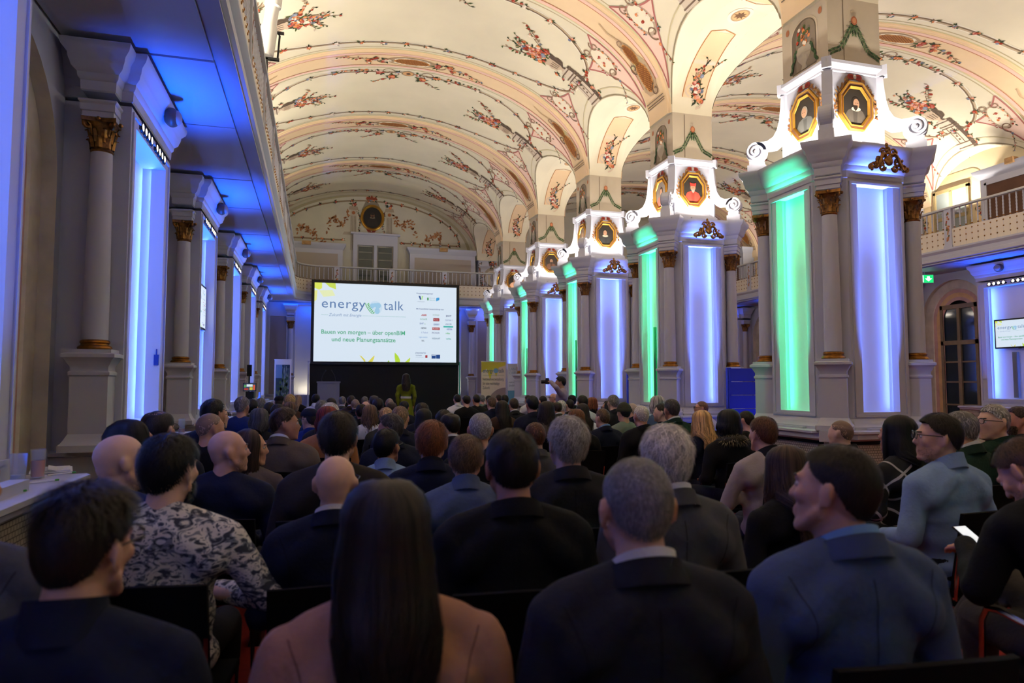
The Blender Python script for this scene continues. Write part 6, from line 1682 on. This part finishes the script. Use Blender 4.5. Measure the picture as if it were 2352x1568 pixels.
def person(idx,rec):
    label,u,v,w,hy,hs,hc,top,tc,ex=rec; ex=ex.split(); rr=random.Random(idx*7+1)
    fem='fem' in ex; big='big' in ex
    s_=LAY[idx]; d=s_[3]; x,y=s_[0]*d,s_[1]*d; k=(CAM_H-s_[2]*d)/1.315
    rz=-math.atan2(2.1-x,24-y)+rr.gauss(0,.05)
    placed.append((label,x,y,k,d))
    root=empty('person',(x,y,0),rz,label,'person','seated audience'); root.scale=(k,k,k)
    hr_=rr.gauss(0,.03); hp=rr.gauss(0,.04); hyr=math.radians(hy)
    pose='wide' if 'wide' in ex else 'cross' if 'cross' in ex else 'lap'
    if d<2.4: vox,nh,wd=.0075,5200,.0012
    elif d<5: vox,nh,wd=.0105,2200,.0018
    else: vox,nh,wd=.018,420,.0040
    if d>=5: hyr=round(hy/15)*math.radians(15); hr_=hp=0; pose='lap'
    skin=srgb(*SKIN_[idx%4])
    bm=cached(('b',round(hyr,3),round(hp,3),round(hr_,3),fem,pose,vox),lambda:body_mesh(hyr,hp,hr_,fem,pose,vox))
    link('body',bm,root,color=skin)
    tv_=.012 if d<2.4 else .017 if d<5 else .026; sd=idx%3 if d<5 else 0
    tm=cached(('t',top,pose,fem,tv_,sd),lambda:top_mesh(top,pose,fem,tv_,sd+1))
    t=link({'suit':'jacket','shirt':'shirt','sweater':'sweater'}[top],tm,root,color=srgb(*CC.get(tc,(80,80,80))))
    if tc in('camo','plaid'):
        t.data=tm.copy(); t.data.materials.clear(); t.data.materials.append(M_CAMO if tc=='camo' else M_PLAID)
    if top in('suit','shirt') and d<3.2 and tc not in('camo','plaid'):
        for m_ in cached(('seam',tm.name),lambda:seam_meshes(tm)):
            o_=link('seam',m_,root,color=tuple(c*.45 for c in srgb(*CC.get(tc,(80,80,80)))))
            if big: o_.scale=(1.07,1.1,1.)
    if big: t.scale=(1.07,1.1,1.0)
    link('trousers',TROU[0],root,color=srgb(*rr.choice([(24,26,36),(30,30,34),(40,42,56),(20,20,24)])))
    for e in (-1,1): link('shoe',SHOE,root,(e*.12,.43,0))
    Mh=head_matrix(hyr,hp,hr_)
    def onhead(name,me,color=None):
        o=link(name,me,root,color=color); o.matrix_local=Mh; return o
    hcol=srgb(*HC_.get(hc,(60,50,44)))
    if hs=='fringe': hcol=tuple(.45*a_+.55*b_ for a_,b_ in zip(skin,hcol))
    if hs in HST: onhead('hair',cached(('h',hs,idx if d<5 else idx%4,nh),lambda:hair_mesh(hs,idx,nh,wd)),hcol)
    elif hs in('long','mlong','bob'):
        wav=.014 if 'wavy' in ex else .003 if 'straight' in ex else .007
        ln={'long':.37,'mlong':.24,'bob':.13}[hs]
        n_=3600 if d<2.4 else 1300 if d<5 else 260
        onhead('hair',cached(('l',ln,wav,idx if d<5 else 0,n_),lambda:long_hair(ln,idx,n_,.0016 if d<2.4 else .0024 if d<5 else .005,wav,.024 if hs!='bob' else .03,hs=='long')),hcol)
    elif hs in('beanie','cap'):
        onhead('hat',cached(('hat',hs),lambda:hat_mesh(hs)),srgb(*CC.get(hc,(16,15,16)))); onhead('hair',cached(('h','buzz',0,420),lambda:hair_mesh('buzz',0,420,.004)),srgb(50,40,34))
    if 'glasses' in ex: onhead('spectacles',GLS)
    if abs(hy)>=30: [onhead('eye',m_) for m_ in EYES]; [onhead('eyebrow',m_,tuple(c*.8 for c in hcol)) for m_ in BROWS]
    if 'beard' in ex: onhead('beard',BEARD,hcol)
    if 'stub' in ex: onhead('beard',cached('stub',lambda:beard_mesh(5,.006,700)),tuple(c*.62 for c in skin))
    cs={'collar_w':(214,216,226),'collar_b':(120,164,220),'collar_s':CC.get(tc,(90,90,90)),'collar_k':(30,28,30),'collar_n':(20,20,26)}
    for q,cv in cs.items():
        if q in ex: link('shirt_collar',COLS,root,color=srgb(*cv))
    if top=='suit' and 'fur' not in ex: link('jacket_collar',COLJ,root,color=tuple(c*.85 for c in srgb(*CC.get(tc,(40,40,40)))))
    if 'roll' in ex: link('roll_collar',ROLL,root,color=srgb(*CC[tc]))
    if 'fur' in ex: link('fur_collar',fur_mesh(),root)
    ch=chair(x,y,rz,'black chair under the '+label if len(label.split())<12 else 'black chair under '+' '.join(label.split()[:11]),k=k)
    return root
for i_,rec in enumerate(PEOPLE): person(i_,rec)
# ================================================================== standing people and the man with the phone
def onz(u,v,z):
    x,y,dz=ray(u,v); t=(z-CAM_H)/dz; return V((x*t,y*t,z))
def atd(u,v,d):
    x,y,dz=ray(u,v); h=math.hypot(x,y); return V((x/h*d,y/h*d,CAM_H+dz/h*d))
ARM['down']=((.19,-.01,.955),(.235,-.02,.70),(.20,.06,.47),(-.1,.25,-1))
ARM['camera']=((.205,.02,.965),(.36,.10,1.10),(.10,.22,1.205),(-.6,.5,.2))
def stand_body(hy,hp,fem,pose,vox,zf):
    b=MB(); M=head_matrix(hy,hp); add_head(b,M,fem); add_neck(b,M,fem)
    b.ball((0,-.005,.90),(.14,.085,.13),14,10); b.ball((0,0,.70),(.12,.08,.18),14,10); b.ball((0,0,.53),(.15,.10,.11),14,10)
    capsule(b,(-.14,-.005,.965),(.14,-.005,.965),.05,.05); add_arms(b,pose,(.04,.034,.028),True)
    for e in (-1,1): capsule(b,(e*.085,0,.5),(e*.09,.01,.5+(zf-.5)*.48),.075,.05); capsule(b,(e*.09,.01,.5+(zf-.5)*.48),(e*.09,-.01,zf+.08),.05,.036); capsule(b,(e*.09,-.03,zf+.05),(e*.10,.13,zf+.035),.04,.032)
    return remesh(b,vox,2,'body',M_SKIN)
# speaker in the olive dress, seen from behind
q=atd(933,858,19.4); zf=-.36; k=q.z/(1.32-zf)
sp=empty('person',(q.x,q.y,-zf*k),-.1,'standing woman with dark wavy hair in olive green dress, facing the screen','person'); sp.scale=(k,k,k)
link('body',stand_body(0,0,True,'down',.016,zf),sp,color=srgb(200,150,124))
b=MB(); b.ball((0,.005,.86),(.17,.115,.19),16,12); b.ball((0,-.015,.94),(.16,.095,.10),16,12); b.ball((0,.0,.68),(.135,.10,.2),16,12)
for e in (-1,1): capsule(b,(e*.03,-.018,1.02),(e*.17,-.012,.97),.055,.056); b.ball((e*.19,-.01,.95),(.06,.065,.062),12,10)
add_arms(b,'down',(.062,.058,.046)); rows=None
link('blouse',remesh(b,.017,3,'blouse',M_CLOTH,folds(.008,4)),sp,color=srgb(110,118,22))
b=MB(); rows=[]
for t in np.linspace(0,1,12):
    z=.66-.86*t; rows.append([((.138+.11*t**.7+.012*t*math.sin(9*a+3*t))*math.cos(a),(.105+.10*t**.7+.012*t*math.cos(8*a))*math.sin(a),z) for a in np.linspace(0,2*PI,40,endpoint=False)])
b.grid(rows,closed=True); link('skirt',b.mesh('skirt',M_CLOTH,60),sp,color=srgb(110,118,22))
b=MB(); b.lathe([(.142,.645),(.146,.66),(.146,.685),(.142,.70)],32); o=link('belt',b.mesh('belt',M_CLOTH),sp,color=srgb(206,200,196)); o.scale=(1,.78,1)
o=link('hair',long_hair(.34,5,700,.004,.016,.028,True),sp,color=srgb(38,28,24)); o.matrix_local=head_matrix(0,0)
# photographer with raised arms beside a pillar
q=atd(1290,864,12.6); zf=-.42; k=q.z/(1.32-zf)
ph=empty('person',(q.x,q.y,-zf*k),1.2,'photographer in pale top raising an arm, standing beside the third pillar','person'); ph.scale=(k,k,k)
link('body',stand_body(0,0,False,'camera',.016,zf),ph,color=srgb(176,128,104)); link('shirt',top_mesh('shirt','camera',False,.02,3),ph,color=srgb(150,140,160))
b=MB(); b.ball((0,0,.55),(.175,.13,.12),14,10)
for e in (-1,1): capsule(b,(e*.09,0,.5),(e*.095,.01,.06),.085,.065); capsule(b,(e*.095,.01,.06),(e*.095,-.01,zf+.08),.065,.052)
link('trousers',remesh(b,.02,2,'trousers',M_CLOTH),ph,color=srgb(24,24,30))
for e in (-1,1): link('shoe',SHOE,ph,(e*.095,-.02,zf))
o=link('hair',hair_mesh('full',44,420,.004),ph,color=srgb(22,18,18)); o.matrix_local=head_matrix(0,0)
b=MB(); b.box(-.07,.07,-.035,.035,-.045,.045); b.xf=Matrix.Rotation(-PI/2,4,'X'); b.lathe([(.035,.03),(.035,.11),(.03,.115)],14); b.xf=None; b.box(-.025,.025,-.03,.03,.045,.07)
wp=ph.matrix_basis@V((0,.29,1.21)); o=b.build('photo_camera',M_BLACK,None,loc=wp); o.rotation_euler=(0,0,1.2); tag(o,'black photo camera held up by the photographer','camera')
# man with the phone at the right edge
PX,PYY,prz,k=2.52,1.68,-.22,1.0; LEAN=Matrix.Translation((0,0,.5))@Matrix.Rotation(-.30,4,'X')@Matrix.Translation((0,0,-.5)); ARM['phone']=((.20,.03,.955),(.28,.12,.76),(.12,.36,.93),(-.25,1,.05))
pm=empty('person',(PX,PYY,0),prz,'man in black jacket looking down at his phone, legs crossed, right edge','person','seated audience'); pm.scale=(k,k,k)
hyr,hp=.35,-.45
link('body',body_mesh(hyr,hp,0,False,'phone',.0065),pm,color=srgb(210,160,138)).matrix_local=LEAN
link('jacket',top_mesh('suit','phone',False,.013,2),pm,color=srgb(14,15,17)).matrix_local=LEAN; link('jacket_collar',COLJ,pm,color=srgb(14,15,17)).matrix_local=LEAN; link('shirt_collar',COLS,pm,color=srgb(120,150,200)).matrix_local=LEAN
Mh=LEAN@head_matrix(hyr,hp)
for nm,me,c in (('hair',hair_mesh('mid',61,4200,.0013),srgb(84,58,40)),('eye',EYES[0],None),('eye',EYES[1],None),('eyebrow',BROWS[0],srgb(70,50,36)),('eyebrow',BROWS[1],srgb(70,50,36)),('beard',cached('stub',lambda:beard_mesh(5,.006,700)),srgb(140,100,80))): o=link(nm,me,pm,color=c); o.matrix_local=Mh
b=MB(); b.ball((0,0,.55),(.185,.14,.105),14,10)
capsule(b,(-.09,0,.535),(-.10,.45,.53),.09,.07); capsule(b,(-.10,.45,.52),(-.06,.47,.10),.068,.05)
capsule(b,(.09,0,.56),(.02,.46,.665),.09,.072); capsule(b,(.02,.46,.66),(-.16,.60,.36),.07,.052)
link('trousers',remesh(b,.013,3,'trousers',M_CLOTH,folds(.006,9)),pm,color=srgb(66,62,58))
wsh=SHOE.copy(); wsh.materials.clear(); wsh.materials.append(mat('white_sneaker',srgb(190,190,190),.6))
link('shoe',wsh,pm,(-.06,.47,0)); o=link('shoe',wsh,pm,(-.20,.62,.27)); o.rotation_euler=(.3,0,.6)
chair(PX,PYY,prz,'chair with chrome armrests under the man with the phone',True)
b=MB(); b.sweep([(-.036,-.075),(.036,-.075),(.036,.075),(-.036,.075)],[(-.004,-.004),(0,-.002),(0,.002),(-.004,.004)]); b.box(-.032,.032,-.07,.07,.0038,.0046,1)
wp=pm.matrix_basis@(LEAN@V((.0,.475,.962))); o=b.build('smartphone',[M_BLACK,mat('phone_screen',(.8,.85,.9),.3,emit=(.85,.92,1.),estr=.75)],None,loc=wp); o.rotation_euler=(.55,0,prz+.25); tag(o,'smartphone with a bright screen held by the man in black','phone')
# coat over a chair
q=atd(1790,1015,5.0); b=MB(); b.ball((0,0,.72),(.26,.11,.22),16,12); b.ball((0,-.05,.55),(.24,.10,.3),14,10); b.ball((.15,.0,.86),(.14,.10,.08),12,8); b.ball((-.14,.02,.84),(.12,.10,.09),12,8)
o=link('draped_coat',remesh(b,.016,2,'draped_coat',M_CLOTH,folds(.016,7)),None,(q.x,q.y-.02,0),0,srgb(24,32,30)); tag(o,'dark padded coat draped over a chair before the nearest pillar','coat')
chair(q.x,q.y+.16,-.2,'chair carrying the dark padded coat',False,'empty chairs in the aisle')
# leaflet and pen on the floor
q=onz(2225,1552,0.006); b=Flat(); b.d=.001; b.rect(-.105,-.148,.105,.148,srgb(226,226,206),0); b.shape([(-.105,.148),(-.105,.05),(-.03,.10),(.0,.148)],srgb(214,220,70),1); b.shape([(.105,.148),(.03,.148),(.105,.09)],srgb(226,230,120),1)
for k_ in range(6): b.rect(-.07,-.10+.025*k_,.07,-.094+.025*k_,srgb(150,160,150),1)
o=b.build('leaflet',M_PRINT,None,smooth=False,loc=q); o.rotation_euler=(-PI/2,0,-.7); tag(o,'event leaflet with yellow-green leaves lying on the red carpet','leaflet')
b=MB(); b.tube([(0,-.07,0),(0,.06,0)],.0045,8); b.tube([(0,.06,0),(0,.075,0)],.0048,8,1); o=b.build('pen',[mat('pen_white',srgb(210,210,214),.4),mat('pen_green',srgb(60,150,50),.4)],None,loc=q+V((.02,0,.012))); o.rotation_euler=(0,0,.3); tag(o,'white pen with green tip on the floor leaflet','pen')
# ================================================================== things on the left counters
M_GLS=mat('drinking_glass',srgb(200,210,225),.03,alpha=.22,spec=.9)
def tumbler(loc,h,r,label,drink=None,lev=.6):
    t=empty('drinking_glass',loc,0,label,'glass'); b=MB()
    b.lathe([(r*.86,0),(r,h),(r*.93,h),(r*.80,.008),(.0005,.008)],20,cap=False); b.cap(list(range(20)),flip=True); b.build('glass_body',M_GLS,t)
    if drink: b=MB(); b.lathe([(r*.78,.0095),(r*(.80+.12*lev),h*lev)],20); b.build('drink',mat('drink_'+label[:6],drink,.1),t)
ZC=.960
def onc(u,v):                              # point on a counter top, kept inside its footprint
    q=onz(u,v,ZC); q.x=min(max(q.x,-1.66),-1.27); return q
tumbler(onc(40,1116),.155,.036,'tall empty tumbler on the counter at the left edge',srgb(170,180,190),.35)
tumbler(onc(86,1098),.15,.036,'tumbler half full of orange juice on the left counter',srgb(220,120,50),.62)
q=onc(118,1080); b=MB(); b.box(-.10,.10,-.14,.14,0,.004); b.box(-.08,.09,-.11,.12,.004,.010); b.xf=Matrix.Rotation(.25,4,'Y'); b.box(-.02,.05,-.12,.10,.012,.016); b.xf=None
o=b.build('napkin_stack',mat('paper_white',srgb(222,224,232),.7),None,loc=q); o.rotation_euler=(0,0,.3); tag(o,'folded white papers on the left counter behind the juice','paper')
for u,v,l in ((100,1108,'white pen with green cap beside the orange juice'),(20,1134,'white pen with green cap near the picture edge'),(142,1090,'green-tipped pen near the far end of the left counter')):
    b=MB(); b.tube([(0,-.07,0),(0,.05,0)],.0045,8); b.tube([(0,.05,0),(0,.07,0)],.005,8,1); o=b.build('pen',[mat('pen_white'),mat('pen_green')],None,loc=onc(u,v)+V((0,0,.006))); o.rotation_euler=(0,0,-.8); tag(o,l,'pen')
y5=NEAR0+S*0
tumbler(V((-1.27,NEAR0+1.55,ZC)),.14,.034,'small glass with red drink beside the white-haired man',srgb(150,20,30),.3)
for dy,h,l in ((.30,.27,'tall water carafe on the far left counter'),(.48,.20,'short water carafe on the far left counter')):
    t=empty('carafe',(-1.26,NEAR0+S*3+dy+.6,ZC),0,l,'carafe'); b=MB(); b.lathe([(.04,0),(.045,.02),(.045,h*.55),(.02,h*.75),(.02,h*.95),(.026,h)],18); b.build('carafe_body',mat('bluish_glass',srgb(150,190,240),.05,alpha=.5),t); b=MB(); b.lathe([(.018,h),(.018,h+.02)],12); b.build('stopper',M_WHITE,t)
# video camera on tripod, column loudspeaker
q=atd(576,893,13.2); t=empty('video_tripod',(q.x,q.y,0),0,'video camera with small colourful monitor on a tripod, left aisle','video camera')
for a in (PI/2,PI/2+2.1,PI/2-2.1):
    b=MB(); b.tube([(0,0,1.05),(math.cos(a)*.38,math.sin(a)*.38,.02)],.014,7); b.ball((math.cos(a)*.38,math.sin(a)*.38,.02),.02,7,5); b.build('tripod_leg',M_BLACK,t)
b=MB(); b.lathe([(.05,1.02),(.05,1.12),(.03,1.14),(.03,1.18)],12); b.tube([(0,0,1.15),(.05,-.3,1.05)],.01,6); b.build('tripod_head',M_BLACK,t)
b=MB(); b.box(-.07,.07,-.2,.15,1.18,1.30); b.xf=Matrix.Translation((0,.15,1.25))@Matrix.Rotation(-PI/2,4,'X'); b.lathe([(.045,0),(.05,.14),(.055,.15)],14); b.xf=None; b.build('camera_body',M_BLACK,t)
b=MB(); b.box(-.11,.11,-.235,-.205,1.31,1.455); m_=b.build('monitor',M_BLACK,t)
f=Flat(); f.d=.001
f.rect(-.10,1.32,.10,1.445,srgb(60,70,90),0); f.rect(-.05,1.39,.05,1.43,srgb(220,235,240),1); f.rect(-.09,1.33,-.02,1.36,srgb(180,60,40),1); f.rect(.0,1.33,.05,1.38,srgb(200,190,60),1); f.rect(.06,1.33,.09,1.42,srgb(220,90,50),1); f.rect(-.09,1.38,-.06,1.42,srgb(90,170,90),1)
o=f.build('monitor_picture',M_SCREEN,m_,smooth=False); o.location=(0,-.237,0)
q=atd(573,851,15.5); t=empty('column_loudspeaker',(q.x,q.y,0),0,'slim black column loudspeaker on a pole, left aisle','loudspeaker')
b=MB(); b.lathe([(.16,0),(.16,.02),(.02,.03)],16); b.build('base',M_BLACK,t); b=MB(); b.tube([(0,0,.02),(0,0,1.62)],.016,8); b.build('pole',M_BLACK,t); b=MB(); b.box(-.045,.045,-.05,.05,1.60,1.84); b.box(-.04,.04,-.055,.05,1.61,1.83); b.build('speaker_box',M_BLACK,t)
# white-clothed table at the right wall
q=atd(2262,968,9.2); t=empty('buffet_table',(q.x+.3,q.y,0),-.2,'white-clothed table at the right wall behind the green jacket','table')
b=MB(); rows=[]
for z,f_ in ((.92,1.),(.9,1.0),(.5,1.02),(.03,1.05)): rows.append([(x*f_+.012*math.sin(k_*2.1)*(z<.8),y_*f_+.012*math.cos(k_*1.7)*(z<.8),z) for k_,(x,y_) in enumerate([(-.6+1.2*i/12,-.35) for i in range(12)]+[(.6,-.35+.7*i/6) for i in range(6)]+[(.6-1.2*i/12,.35) for i in range(12)]+[(-.6,.35-.7*i/6) for i in range(6)])])
i_=b.grid(rows,closed=True); b.cap(i_[0]); b.build('tablecloth',mat('table_linen',srgb(206,216,212),.7),t)
b=MB(); b.box(-.18,.18,-.12,.12,0,.10); b.box(-.19,.19,-.13,.13,.085,.10); o=b.build('paper_tray',M_WHITE,None,loc=(q.x+.15,q.y,.922)); tag(o,'white box on the clothed table near the right wall','box')
